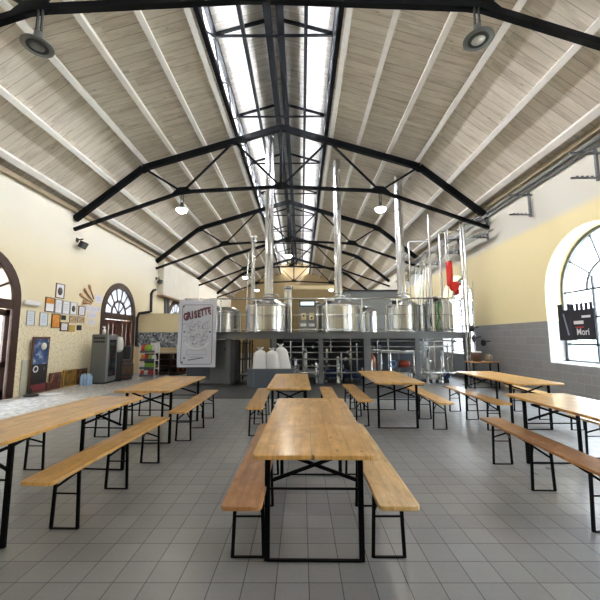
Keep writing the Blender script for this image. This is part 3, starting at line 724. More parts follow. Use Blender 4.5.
# red pump on a stand, copper vessel and blue handwheel
t = thing('red_pump', 'red-orange pump raised on a frame below the right flue', 'pump', (3.42, 11.5, .012))
Rm = Matrix.Translation((0, 0, .60)) @ Matrix.Rotation(PI/2, 4, 'Y')
MB().lathe([(.0001, -.2), (.12, -.18), (.13, .1), (.09, .16), (.0001, .2)], 18, M=Rm).build('motor', plain('red_orange_paint', (.55,.10,.05), .4), t)
b = MB()
for sx in (-.15, .15):
    for sy in (-.12, .12): b.bar((sx, sy, 0), (sx, sy, .5), .03, .03)
b.box((0, 0, .49), (.4, .34, .02)); b.build('stand', M['grey_steel'], t)
t = thing('handwheel_valve', 'blue and white round handwheel left of the red pump', 'valve', (3.0, 11.38, .012))
MB().tube([(0, 0, 0), (0, 0, .55)], .03, 8).build('stem', M['steel_pipe'], t)
b = MB(); b.tube([(.1*math.cos(2*PI*i/16), -.05, .62+.1*math.sin(2*PI*i/16)) for i in range(17)], .022, 8); b.build('wheel', plain('valve_blue', (.10,.28,.55), .4), t)
t = thing('copper_vessel', 'small copper-coloured column standing left of the blue handwheel', 'vessel', (2.45, 12.2, .012))
MB().lathe([(.0001, 0), (.16, 0), (.16, .75), (.10, .86), (.05, .95), (.05, 1.1)], 20).build('body', plain('copper', (.62,.27,.16), .3, .8), t)
MB().lathe([(.165, .3), (.18, .32), (.18, .36), (.165, .38)], 20).build('band', M['steel'], t)
# vertical supply pipes at the right end, ladder, hose, red hoist
for i, (x, y, z1, xe, w) in enumerate(((4.22, 10.95, 5.55, None, 'straight up to the roof, leftmost of the right-hand group'), (3.75, 11.6, 4.85, 4.5, 'bent over at its top, behind the straight riser'), (4.62, 11.1, 5.0, 5.55, 'second of the bent risers'), (4.80, 11.05, 5.02, 5.60, 'third of the bent risers'), (5.15, 10.7, 5.22, 5.86, 'outermost bent riser nearest the wall'), (5.26, 10.72, 5.13, 5.86, 'beside the outermost bent riser'))):
    pts = [(x, y, .05 if i > 3 else DK+.02), (x, y, z1-.06 if xe else z1)]
    if xe: pts += [(x+.02, y, z1-.02), (x+.06, y, z1), (xe, y, z1)]
    pipe(pts, .036 if i not in (1, 3) else .028, f'tall steel riser pipe, {w}', group='tall riser pipes', name='riser_pipe')
for i in range(6):
    pipe([(4.30+.05*i, 11.35+.42*i, 2.0), (4.30+.05*i, 11.35+.42*i, 4.35), (5.62, 11.35+.42*i, 4.72)], .022, f'slim riser pipe running up to the wall rack, {("nearest", "second", "third", "fourth", "fifth", "farthest")[i]} of six', group='slim riser pipes', name='riser_pipe')
t = thing('ladder', 'narrow steel ladder-like frame at the right end of the platform', 'ladder', (5.42, 10.95, 0))
for s in (-1, 1): MB().tube([(s*.13, 0, .0), (s*.13, 0, 3.3)], .022, 8).build('rail', M['steel_pipe'], t)
for k in range(10): MB().tube([(-.13, 0, .35+k*.3), (.13, 0, .35+k*.3)], .013, 6).build('rung', M['steel_pipe'], t)
for i, (x, z) in enumerate(((5.30, 1.75), (5.34, 1.45), (5.62, 1.32))):
    t = thing('black_valve', f'black handled valve on the pipes at the right end column, {("upper", "middle", "lower outer")[i]} one', 'valve', (x, 10.62, z), group='black valves at the right column')
    MB().lathe([(.03, -.09), (.06, -.07), (.075, 0), (.06, .07), (.03, .09)], 12).build('body', M['black'], t); MB().bar((0, -.05, .02), (.16, -.1, .06), .03, .03).build('lever', M['black'], t)
pipe([(4.45, 11.1, DK+.05), (4.42, 11.1, 1.95), (4.5, 11.12, 2.15), (4.46, 11.1, 2.35), (4.5, 11.1, 2.66)], .035, 'bright green hose hanging over the platform rail', 'red', name='green_hose', group=None, cat='hose').data.materials[0] = plain('green_rubber', (.06,.30,.06), .4)
pipe([(4.3, 11.1, DK+.05), (4.2, 11.1, 2.0), (4.27, 11.12, 2.3), (4.25, 11.1, 2.62)], .03, 'dark blue-black hose beside the green hose', 'black', name='dark_hose', group=None, cat='hose')
c = pt(449, 276, 10.9)
t = thing('red_hoist', 'bright red fitting hanging among the riser pipes above the platform end', 'hoist', (c.x, 10.85, c.z))
MB().lathe([(.0001, .46), (.09, .45), (.1, .40), (.1, -.30), (.085, -.36), (.0001, -.37)], 16).build('barrel', M['red'], t)
b = MB(); b.lathe([(.0001, -.16), (.10, -.14), (.15, -.05), (.15, .05), (.10, .14), (.0001, .16)], 14, (.13, 0, -.36)); b.lathe([(.0001, -.15), (.07, -.13), (.09, 0), (.06, .09), (.0001, .1)], 12, (.2, 0, -.50)); b.lathe([(.0001, -.07), (.06, -.05), (.06, .05), (.0001, .07)], 12, (.28, -.02, -.30)); b.build('knuckle', M['red'], t)
MB().tube([(0, 0, .44), (0, 0, 1.55)], .012, 6).build('hanging_rod', M['steel_pipe'], t)
# wall pipe rack, right
yb0, yb1 = onx(596, 170, XR-.11).y, onx(529, 210, XR-.11).y
YB = [yb0+(yb1-yb0)*k for k in range(7)]
for i, y in enumerate(YB):
    t = thing('pipe_bracket', f'steel U bracket reaching out from the right wall, {("nearest, above the near window", "second from the camera", "third from the camera", "fourth from the camera", "fifth from the camera", "sixth from the camera", "farthest")[i]}', 'bracket', (XR, y, 4.6), group='pipe brackets on the right wall')
    MB().bar((-.08, 0, -.02), (-.08, 0, .64), .05, .05).build('upright', M['grey_steel'], t)
    MB().bar((0, 0, .56), (-.62, 0, .56), .045, .045).build('arm', M['grey_steel'], t)
    MB().bar((-.06, 0, .04), (-.62, 0, .04), .035, .035).build('arm', M['grey_steel'], t)
    b = MB()
    for k in range(4): b.tube([(-.22-.1*k, -.03, .02), (-.22-.1*k, -.03, .065)], .026, 6)
    b.build('clamp', M['grey_steel'], t)
pipe([(XR-.07, -5, 5.42), (XR-.07, 20, 5.42)], .035, 'upper long grey conduit running along the right wall below the eaves', 'grey_steel', group='wall conduits', name='wall_conduit')
pipe([(XR-.05, -5, 5.31), (XR-.05, 20, 5.31)], .025, 'lower long grey conduit running along the right wall below the eaves', 'grey_steel', group='wall conduits', name='wall_conduit')
for j, z in ((0, 4.70), (1, 5.215)):
    for k in range(4):
        pipe([(XR-.25-.1*k, 9.9+.15*k, z), (XR-.25-.1*k, 19.5, z)], .026, f'steel pipe lying on the {("lower", "upper")[j]} arms of the wall rack, {("nearest the wall", "second from the wall", "third from the wall", "farthest from the wall")[k]}', name='rack_pipe', group='pipes on the wall rack')
# ------------------------------------------------------------------ left end of the platform: steel cabinet, bin, sacks, banner
t = thing('steel_cabinet', 'tall grey steel cabinet under the platform behind the banner', 'cabinet', (-2.95, 11.6, .012))
MB().box((0, 0, .72), (1.55, .9, 1.4)).build('body', M['grey_steel'], t)
for x in (-.39, .39):
    q = MB().box((x, -.46, .76), (.74, .02, 1.24)).build('door', M['dark_steel'] if x < 0 else M['grey_steel'], t)
    MB().lathe([(.0001, -.02), (.04, -.02), (.04, .02), (.0001, .02)], 12, M=Matrix.Translation((x+.1, -.48, 1.12)) @ Matrix.Rotation(PI/2, 4, 'X')).build('knob', M['black'], q)
MB().box((0, 0, .01), (1.5, .86, .04)).build('plinth', M['black'], t)
t = thing('dark_equipment_rack', 'black open frame rack under the platform beside the grey cabinet', 'rack', (-1.95, 12.1, .012))
for sx in (-.17, .17):
    for sy in (-.3, .3): MB().bar((sx, sy, 0), (sx, sy, 1.4), .05, .05).build('post', M['black'], t)
for z in (.2, .75, 1.3): MB().box((0, 0, z), (.38, .64, .03)).build('shelf', M['black'], t)
t = thing('slate_bin', 'slate-blue open bin in front of the platform, holding white sacks', 'bin', (-.93, 10.62, .012))
wl = MB(); W, D, H = 1.34, .62, .55
wl.box((0, -D/2, H/2), (W, .04, H)); wl.box((0, D/2, H/2), (W, .04, H)); wl.box((-W/2, 0, H/2), (.04, D, H)); wl.box((W/2, 0, H/2), (.04, D, H)); wl.build('side_panel', M['slate'], t)
rm = MB()
for c, d in (((0, -D/2, H), (W+.06, .06, .025)), ((0, D/2, H), (W+.06, .06, .025)), ((-W/2, 0, H), (.06, D, .025)), ((W/2, 0, H), (.06, D, .025))): rm.box(c, d)
rm.build('rim', M['grey_steel'], t); MB().box((0, 0, .40), (W-.06, D-.06, .03)).build('shelf', M['dark_steel'], t)
for x in (-.5, ): MB().box((x, -D/2-.022, H/2), (.03, .01, H-.06)).build('corner_strip', M['grey_steel'], t)
def sack(x, y, z, h, r, lean, label, seed, flat=.75):
    rnd = random.Random(seed); t = thing('white_sack', label, 'sack', (x, y, z), group='white sacks in the bin')
    prof = [(.7, 0), (1.0, .02), (1.04, .12), (1.0, .35), (.96, .62), (.92, .77), (.66, .86), (.3, .895)]
    n = 20; vs = []; fs = []
    for i, (rr, zz) in enumerate(prof):
        for j in range(n):
            a = 2*PI*j/n; k = 1+rnd.uniform(-.035, .035)+.04*math.sin(3*a+seed)
            vs.append((rr*r*k*math.cos(a)+lean*zz*h, rr*r*k*flat*math.sin(a), zz*h+rnd.uniform(-.008, .008)))
    for i in range(len(prof)-1):
        for j in range(n): fs.append((i*n+j, i*n+(j+1) % n, (i+1)*n+(j+1) % n, (i+1)*n+j))
    fs.append(tuple(reversed(range(n))))
    b = MB(); b.add(vs, fs, 0, True); b.build('body', M['sack'], t, sub=1)
    vs = []; fs = []
    for i, (rr, zz) in enumerate(((.3, .895), (.2, .925), (.32, .96), (.42, 1.0))):
        for j in range(n):
            a = 2*PI*j/n; k = 1+(.35 if j % 2 else -.25)*(i/3)
            vs.append((rr*r*k*math.cos(a)+lean*zz*h, rr*r*k*flat*math.sin(a), zz*h+(rnd.uniform(-.03, .03) if i == 3 else 0)))
    for i in range(3):
        for j in range(n): fs.append((i*n+j, i*n+(j+1) % n, (i+1)*n+(j+1) % n, (i+1)*n+j))
    b = MB(); b.add(vs, fs, 0, True); b.build('gathered_top', M['sack'], t)
    b = MB(); b.lathe([(.19*r, -.012), (.24*r, 0), (.19*r, .012)], 14, (lean*.925*h, 0, .925*h), sy=flat); b.build('tie', M['paper'], t)
sack(-1.30, 10.50, .435, .76, .215, .05, 'white woven sack standing leftmost in the slate bin', 1)
sack(-.86, 10.49, .435, .74, .21, -.06, 'white woven sack bulging in the middle of the bin', 5)
sack(-.53, 10.74, .435, .86, .21, -.16, 'tall white sack leaning at the back right of the bin', 9)
# banner
bz0, bz1, bw = .60, 2.66, 1.16
t = thing('hanging_banner', 'pale grey cloth banner reading GRISETTE hanging from the platform rail', 'banner', (-3.24, PF-.22, 0), .02)
nx, nz = 16, 20; vs = []; fs = []
wav = lambda x, z: .02*math.sin(x*6+z*1.5)+.012*math.sin(z*5+x*2)
for k, off in ((0, 0), (1, .005)):
    for j in range(nz+1):
        for i in range(nx+1):
            x = -bw/2+bw*i/nx; z = bz0+(bz1-bz0)*j/nz; vs.append((x*(1.02-.02*j/nz), wav(x, z)+off, z))
st = (nx+1)*(nz+1)
for j in range(nz):
    for i in range(nx):
        a = j*(nx+1)+i; fs.append((a, a+1, a+nx+2, a+nx+1)); fs.append((st+a, st+a+nx+1, st+a+nx+2, st+a+1))
b = MB(); b.add(vs, fs, 0, True); b.build('cloth', M['cloth'], t)
ink = plain('banner_ink', (.06,.06,.09), .8); gink = plain('banner_grey_ink', (.22,.23,.29), .8); rink = plain('banner_red_ink', (.42,.03,.06), .8)
def stroke(name, pts, w, mat, par):
    b = MB()
    q = [Vector((x, wav(x, z)-.004, z)) for x, z in pts]
    for a, c in zip(q, q[1:]): b.bar(a, c, .004, w, up=(0,0,1) if abs((c-a).x) > abs((c-a).z) else (1,0,0))
    return b.build(name, mat, par)
fr = [(-.47, .74), (-.42, .69), (.42, .69), (.47, .74), (.47, 2.46), (.42, 2.52), (-.42, 2.52), (-.47, 2.46), (-.47, .74)]
def seg(pts, n=8):
    o = []
    for a, c in zip(pts, pts[1:]): o += [(a[0]+(c[0]-a[0])*i/n, a[1]+(c[1]-a[1])*i/n) for i in range(n)]
    return o+[pts[-1]]
stroke('border_line', seg(fr), .014, ink, t)
for i, ch in enumerate('GRISETTE'):
    x = -.37+.105*i; z = 2.14+.026*i+.012*math.sin(i*1.3)
    text('letter', ch, .30, ink, t, (x, wav(x, z)-.006, z), rot=(PI/2, -.1, 0), sx=.60, bold=.020)
    text('letter', ch, .275, rink, t, (x+.004, wav(x, z)-.010, z+.004), rot=(PI/2, -.1, 0), sx=.54, bold=-.004)
rr = random.Random(3)
sk = MB()
for k in range(80):      # loose pale drawing in the middle of the banner
    x0, z0 = rr.uniform(-.33, .33), rr.uniform(1.3, 1.98); a = rr.uniform(0, 2*PI); ln = rr.uniform(.06, .2)
    p = [(x0+ln*u*math.cos(a+u*1.2), z0+ln*u*math.sin(a+u*1.2)) for u in (0, .33, .66, 1)]
    q = [Vector((x, wav(x, z)-.004, z)) for x, z in p]
    for m_, n_ in zip(q, q[1:]): sk.bar(m_, n_, .003, .009)
sk.build('drawing', gink, t)
stroke('scroll', seg([(-.36, 1.34), (-.2, 1.2), (0, 1.15), (.2, 1.2), (.38, 1.36)]), .03, M['paper'], t)
stroke('box_line', seg([(-.3, 1.12), (-.3, .98), (.3, .98), (.3, 1.12), (-.3, 1.12)]), .008, gink, t)
stroke('script_line', [(-.26+i*.018, .815+.012*i/4+.018*math.sin(i*2.1)) for i in range(27)], .018, ink, t)
stroke('script_line', [(-.2+i*.02, .91+.006*math.sin(i*2.6)) for i in range(17)], .01, gink, t)
for x, z in ((-.43, .75), (-.37, .88), (-.44, 2.47), (.40, 1.68), (-.40, 1.68)): MB().box((x, wav(x, z)-.005, z), (.05, .004, .045)).build('corner_ornament', ink, t)
b = MB(); b.tube([(-bw/2-.02, .02, bz1+.01), (bw/2+.02, .02, bz1+.01)], .014, 8); b.build('hanging_bar', M['steel_pipe'], t)
for x in (-.45, .45): MB().bar((x, .02, bz1), (x, .24, bz1+.08), .015, .015).build('hook', M['steel_pipe'], t)
# ------------------------------------------------------------------ partition, bar, shop goods on the left
tz = 2.58
MB().box((-5.1, 15.1, tz/2), (4.3, .16, tz)).build('wall_partition', M['cream'], kind='structure')
MB().box((-5.1, 15.0, 1.42), (4.28, .03, .66)).build('trim_3', M['mosaic'], kind='structure')
t = thing('bar_counter', 'dark bar counter with a pale top in front of the mosaic band', 'counter', (-4.85, 14.2, 0))
MB().box((0, 0, .90), (3.2, .55, .05)).build('worktop', plain('counter_top', (.55,.47,.36), .4), t)
MB().box((0, .24, .44), (3.1, .04, .86)).build('back_panel', M['brown_wood'], t)
for x in (-1.53, -.5, .5, 1.53): MB().box((x, 0, .44), (.04, .5, .86)).build('divider', M['brown_wood'], t)
for z in (.1, .36, .62): MB().box((0, 0, z), (3.06, .5, .025)).build('shelf', M['brown_wood'], t)
cols = [plain('jar_amber', (.30,.14,.05), .2), plain('jar_dark', (.05,.03,.02), .2), plain('jar_cream', (.55,.47,.33), .4), plain('jar_red', (.32,.05,.04), .3)]
jn = ('amber', 'dark brown', 'cream', 'red')
for z, sh in ((.115, 'bottom'), (.375, 'middle'), (.635, 'top')):
    for i in range(9):
        x = -4.85-.42+i*.21; k = (i*7+int(z*10)) % 4
        t = thing('bottle', f'{jn[k]} bottle on the {sh} shelf of the dark bar counter', 'bottle', (x, 14.12, z), group=f'{jn[k]} bottles on the {sh} shelf of the bar')
        MB().lathe([(.0001, 0), (.045, 0), (.045, .14), (.018, .175), (.018, .21)], 10).build('glass_body', cols[k], t)
        MB().lathe([(.02, .21), (.02, .225), (.0001, .227)], 8).build('cap', M['gold'], t)
tag(MB().box((0, 0, 0), (.26, .01, .2)).build('price_sign', M['paper'], loc=(-4.10, 13.91, .76)), 'blank white price card on the front of the bar counter', 'sign')
t = thing('black_machine', 'low black machine on the bar counter by the mosaic band', 'machine', (-4.75, 14.2, .927))
MB().box((0, 0, .13), (.34, .3, .26)).build('body', M['black'], t); MB().lathe([(.0001, .26), (.10, .26), (.12, .33), (.0001, .34)], 14).build('lid', M['dark_steel'], t)
for i in range(3):
    t = thing('white_bottle', f'small white bottle on the bar counter, {("leftmost", "middle", "rightmost")[i]} of three beside the black machine', 'bottle', (-4.36+.13*i, 14.15, .927), group='white bottles on the bar')
    MB().lathe([(.0001, 0), (.045, 0), (.045, .17), (.02, .22), (.02, .27)], 10).build('glass_body', M['white'], t); MB().lathe([(.024, .27), (.024, .30), (.0001, .302)], 8).build('cap', M['black'], t)
# snack rack
t = thing('snack_rack', 'white wire display rack of snack bags beside the barrel', 'rack', (-5.63, 12.7, .012))
for sx in (-.28, .28):
    for sy in (-.18, .18): MB().bar((sx, sy, 0), (sx, sy, 1.25), .026, .026).build('post', M['white'], t)
for z in (.10, .37, .66, .96): MB().box((0, 0, z), (.56, .36, .02)).build('shelf', M['white'], t)
for z in (.10, .37, .66, .96): MB().box((0, -.185, z+.03), (.56, .012, .075)).build('shelf_front', M['slate'], t)
bc = {'green': plain('bag_green', (.25,.50,.05), .35, var=.5, scale=16), 'red': plain('bag_red', (.50,.05,.04), .35, var=.5, scale=16), 'orange': plain('bag_orange', (.65,.22,.04), .35, var=.5, scale=16), 'white': plain('bag_white', (.75,.76,.72), .35, var=.2, scale=16)}
def bag(x, y, z, w, h, c, lab):
    t = tag(MB().add([(-w/2, 0, 0), (w/2, 0, 0), (w/2, .09, 0), (-w/2, .09, 0), (-w/2*1.02, -.03, h*.45), (w/2*1.02, -.03, h*.45), (w/2*1.02, .12, h*.45), (-w/2*1.02, .12, h*.45), (-w/2, .04, h), (w/2, .04, h), (w/2, .05, h), (-w/2, .05, h)],
        [(3,2,1,0), (0,1,5,4), (1,2,6,5), (2,3,7,6), (3,0,4,7), (4,5,9,8), (5,6,10,9), (6,7,11,10), (7,4,8,11), (8,9,10,11)]).build('snack_bag', bc[c], loc=(x, y, z), bevel=.01), lab, 'snack bag', lab+' group')
for z, row, nm in ((.124, ('red', 'white', 'red', 'red'), 'bottom shelf'), (.394, ('white', 'green', 'green', 'green'), 'third shelf down'), (.684, ('orange', 'red', 'green', 'white'), 'second shelf down'), (.984, ('red', 'green', 'green', 'white'), 'top shelf')):
    for i, c in enumerate(row): bag(-5.63-.2+.134*i, 12.60, z, .12, .20 if z < .9 else .26, c, f'{c} snack bag on the {nm} of the wire rack')
tag(MB().box((0, 0, .17), (.34, .02, .34)).build('white_card', M['paper'], loc=(-5.49, 12.83, .985)), 'white display card standing behind the top row of snack bags', 'card')
tag(MB().box((0, 0, .15), (.2, .02, .30)).build('red_photo_box', spots_mat('red_photo', [(.35, (.08,.03,.03)), (.6, (.55,.2,.14))], 9), loc=(-5.80, 12.80, .985)), 'red and brown printed card at the left of the rack top', 'card')
# barrel + chalkboard
t = thing('wooden_barrel', 'dark oak barrel standing between the fridge and snack rack', 'barrel', (-6.43, 12.5, .012))
MB().lathe([(.0001, 0), (.25, 0), (.29, .16), (.305, .35), (.29, .54), (.25, .70), (.23, .70), (.23, .685), (.0001, .685)], 28).build('staves', M['barrel'], t)
for z, r in ((.05, .268), (.18, .298), (.52, .298), (.65, .268)): MB().lathe([(r-.01, z-.025), (r+.004, z-.025), (r+.004, z+.025), (r-.01, z+.025)], 28).build('hoop', M['dark_steel'], t)
t = thing('chalkboard', 'small framed chalkboard leaning on top of the barrel', 'chalkboard', (-6.40, 12.45, .715))
b = MB(); b.prism([(-.2, 0), (.2, 0), (.2, .5), (-.2, .5)], .02, M=Matrix.Rotation(-.12, 4, 'X')); b.build('slate_board', plain('chalk_slate', (.035,.04,.045), .8, var=.4, scale=20), t)
for c, d in (((0, -.012, .01), (.42, .03, .03)), ((0, -.012, .49), (.42, .03, .03)), ((-.2, -.012, .25), (.03, .03, .5)), ((.2, -.012, .25), (.03, .03, .5))): MB().box(c, d, M=Matrix.Rotation(-.12, 4, 'X')).build('frame', M['grey_steel'], t)
# fridge
t = thing('grey_fridge', 'tall grey glass-door drinks fridge against the left wall', 'fridge', (-6.70, 11.52, .012), 0)
MB().box((.05, 0, .83), (.52, .58, 1.56)).build('body', M['fridge'], t, bevel=.03)
q = MB(); q.box((.325, 0, .83), (.05, .56, 1.50)); fd = q.build('door', plain('fridge_door_frame', (.36,.37,.38), .35, .6), t, bevel=.01)
MB().box((.353, 0, .83), (.008, .42, 1.2)).build('door_pane', plain('fridge_glass', (.02,.025,.03), .08), fd)
MB().bar((.37, -.24, .6), (.37, -.24, 1.1), .03, .03).build('door_handle', M['grey_steel'], fd)
v = MB()
for k in range(2):
    for j in range(5): v.box((-.10+.075*j, -.295, 1.37+.09*k*1.3), (.06, .012, .07))
v.build('vent_grille', M['black'], t)
MB().box((.05, 0, .03), (.48, .52, .06)).build('plinth', M['black'], t)
t = thing('spray_bottle', 'white bottle standing on top of the grey fridge', 'bottle', (-6.66, 11.50, 1.624))
MB().lathe([(.0001, 0), (.055, 0), (.055, .13), (.02, .18), (.02, .22)], 14).build('body', M['white'], t); MB().box((.0, -.02, .24), (.05, .1, .045)).build('trigger_head', M['white'], t)
t = thing('water_cooler', 'white rounded appliance partly hidden behind the grey fridge', 'appliance', (-6.42, 12.02, .012))
MB().lathe([(.0001, 0), (.14, 0), (.15, .05), (.15, .95), (.12, 1.0)], 18).build('body', M['black'], t); MB().lathe([(.06, 1.0), (.12, 1.04), (.15, 1.15), (.145, 1.36), (.11, 1.50), (.0001, 1.54)], 18).build('bottle', M['white'], t)
# water bottle pack
t = thing('water_bottle_pack', 'pack of pale blue water bottles on the floor beside the fridge', 'bottle pack', (-6.86, 11.0, .012))
for i in range(3):
    for j in range(2):
        q = MB(); q.lathe([(.0001, 0), (.05, 0), (.055, .05), (.05, .1), (.055, .2), (.05, .26), (.018, .33), (.018, .36), (.0001, .362)], 12, ((i-1)*.11, (j-.5)*.11, 0)); q.build('bottle', M['blue_clear'], t)
# items leaning on the left wall: local x runs along +Y
def wall_item(name, label, cat, y, z, group=None, off=.0): return thing(name, label, cat, (XL+.002+off, y, z), PI/2, group)
def onL(x, y): return onx(x, y, XL)
def px_rect(x0, y0, x1, y1, X=XL):
    onL = lambda x, y: onx(x, y, X)
    a, c = onL(x0, (y0+y1)/2), onL(x1, (y0+y1)/2); cy = (a.y+c.y)/2
    xm = (x0+x1)/2; top, bot = onL(xm, y0), onL(xm, y1)
    return cy, (top.z+bot.z)/2, abs(c.y-a.y), abs(top.z-bot.z)
def frame_pic(r, label, fm, pm, emblem=None, border=.02, group='framed pictures on the left wall', lower=None):
    cy, cz, w, h = px_rect(*r)
    t = wall_item('picture_frame', label, 'picture', cy, cz, group)
    if fm:
        b = MB()
        for c, d in (((0, -.012, h/2-border/2), (w, .025, border)), ((0, -.012, -h/2+border/2), (w, .025, border)), ((-w/2+border/2, -.012, 0), (border, .025, h)), ((w/2-border/2, -.012, 0), (border, .025, h))): b.box(c, d)
        b.build('frame', fm, t)
    MB().box((0, -.008, 0), (w-border, .008, h-border)).build('print', pm, t)
    if emblem == 'disc':
        MB().lathe([(.0001, 0), (w*.27, 0), (w*.27, .004), (.0001, .004)], 20, M=Matrix.Translation((0, -.012, -h*.02)) @ Matrix.Rotation(PI/2, 4, 'X') @ Matrix.Scale(1.25, 4, (0,1,0))).build('emblem', plain('emblem_dark', (.10,.08,.05), .6, var=.5, scale=30), t)
    elif emblem == 'lines':
        b = MB()
        for k in range(4): b.box((0, -.0135, h*.24-k*h*.14), (w*(.5 if k % 2 else .62), .002, h*.03))
        b.build('printed_lines', plain('grey_ink', (.45,.46,.52), .8), t)
    elif emblem: MB().box((0, -.0135, h*.26), (w-2.2*border, .003, h*.36)).build('printed_image', emblem, t)
    return t
FB, BK, GR = M['frame_brown'], M['black'], plain('silver_frame', (.4,.41,.42), .4, .5)
photo = spots_mat('small_photo', [(.3, (.65,.6,.5)), (.5, (.55,.33,.12)), (.7, (.16,.12,.09))], 14)
frame_pic((55.3, 283, 64, 297.7), 'dark framed print with a round emblem, highest on the left wall', FB, M['paper'], 'disc')
frame_pic((44.7, 296.7, 54, 311.3), 'brown framed certificate with an orange picture across its top', FB, M['paper'], M['orange'])
frame_pic((54.4, 298.7, 61.6, 312.7), 'grey framed white certificate right of the orange-topped one', GR, M['paper'], 'lines')
frame_pic((62, 300.4, 69.2, 313.7), 'grey framed white certificate between its twin and the round-emblem print', GR, M['paper'], 'lines')
frame_pic((69.8, 301.8, 76.3, 314), 'unframed-looking white print with a dark oval emblem, lower of the two emblems', GR, M['paper'], 'disc', .01)
frame_pic((78, 305.5, 84.6, 315), 'small dark framed white sheet below the wooden spoons', FB, M['paper'], 'lines')
frame_pic((51, 313.3, 59.5, 327.3), 'brown framed solid orange poster', FB, M['orange'])
frame_pic((60.7, 314.4, 65.7, 319.7), 'small black square plaque right of the orange poster', None, BK)
frame_pic((69, 315.3, 75.7, 322.4), 'small framed warm-toned photo under the lower round emblem', GR, photo, None, .012)
frame_pic((77, 315.8, 83.6, 322.3), 'small framed warm-toned photo under the dark framed sheet', GR, photo, None, .012)
frame_pic((59.7, 321.7, 67.6, 330.7), 'thick brown framed white card, lowest row', FB, M['paper'], 'lines', .035)
frame_pic((68.2, 324, 74.7, 331.6), 'gold and cream small picture right of the thick brown frame', None, M['gold'])
frame_pic((76.2, 324.4, 81.3, 330), 'small black square plaque at the lower right of the frames', None, BK)
pale = plain('pale_blue_sheet', (.66,.71,.76), .5)
frame_pic((26, 310, 34, 324.7), 'pale blue-white sheet by the left door, below the wall heater', GR, pale, 'lines', .008)
frame_pic((39, 312, 47, 325.3), 'pale blue-white sheet just left of the orange poster', GR, pale, 'lines', .008)
for r, l in (((95, 294.7, 102, 302.5), 'largest white note, beside the wooden spoons near the arched door'), ((84.7, 304.7, 90, 311), 'white note top left in the cluster by the arched door'), ((90.8, 305.8, 96.4, 311.7), 'white note top middle in the cluster by the arched door'), ((96.8, 306.2, 100.3, 311.5), 'narrow white note top right in the cluster by the arched door'), ((87.5, 311.9, 92, 317.5), 'white note middle left in the cluster by the arched door'), ((92.4, 311.9, 96.4, 317.5), 'white note middle right in the cluster by the arched door'), ((88.8, 318.7, 94.2, 324.2), 'white note lowest in the cluster by the arched door')):
    cy, cz, w, h = px_rect(*r); t = wall_item('paper_note', l, 'note', cy, cz, 'notes pinned by the arched door')
    MB().box((0, -.002, 0), (w, .005, h)).build('sheet', plain('note_paper', (.76,.74,.80), .8), t); b = MB()
    for k in range(3): b.box((0, -.0075, h*.22-k*h*.2), (w*.6, .002, h*.04))
    b.build('handwriting', plain('note_ink', (.4,.38,.55), .8), t)
spoon = plain('spoon_wood', (.42,.21,.09), .6)
for i, (x0, y0, x1, y1) in enumerate(((91, 302.5, 79, 293.5), (92, 301, 83.5, 288.5), (93, 298.5, 88.5, 285), (90, 303.5, 83, 301.5))):
    a, c = onL(x0, y0), onL(x1, y1); t = thing('wooden_spoon', f'long wooden spoon on the left wall, {("pointing left", "second from the left", "most upright", "shortest, lying low")[i]} in the fan of four', 'spoon', (XL+.03, a.y, a.z), 0, 'fan of wooden spoons')
    d = c-a; d.x = 0
    MB().tube([(0, 0, 0), tuple(d*.8)], .022, 8).build('handle', spoon, t)
    b = MB(); ang = math.atan2(d.z, d.y); b.lathe([(.0001, -.1), (.05, -.07), (.065, 0), (.05, .08), (.0001, .11)], 12, M=Matrix.Translation(d*.88) @ Matrix.Rotation(ang-PI/2, 4, 'X') @ Matrix.Scale(.35, 4, (1,0,0))); b.build('bowl', spoon, t)
# wall heater strip
a, c = onL(22, 301), onL(38, 303.5)
t = wall_item('wall_lamp', 'white tubular emergency lamp on the left wall beside the arched door', 'lamp', (a.y+c.y)/2, (a.z+c.z)/2, None, .06)
MB().box((0, 0, 0), (abs(a.y-c.y), .09, .13)).build('housing', M['white'], t, bevel=.03); MB().box((0, .035, 0), (abs(a.y-c.y)*.6, .05, .06)).build('wall_mount', M['grey_steel'], t)
# floodlights
for (x, y, w) in ((77, 241, 'high between the two arched doors'), (156, 279, 'beside the boxed-out wall section')):
    p = onL(x, y); t = wall_item('floodlight', f'black floodlight on the left wall, {w}', 'lamp', p.y, p.z, 'black floodlights')
    MB().box((0, -.24, 0), (.30, .12, .22), M=Matrix.Rotation(.5, 4, 'X')).build('housing', M['black'], t, bevel=.02)
    MB().box((0, -.30, 0), (.25, .012, .17), M=Matrix.Rotation(.5, 4, 'X')).build('lens', M['lamp_grey'], t); b = MB(); b.bar((0, 0, .05), (0, -.2, .08), .04, .04); b.box((0, -.01, .05), (.12, .02, .14)); b.build('bracket', M['black'], t)
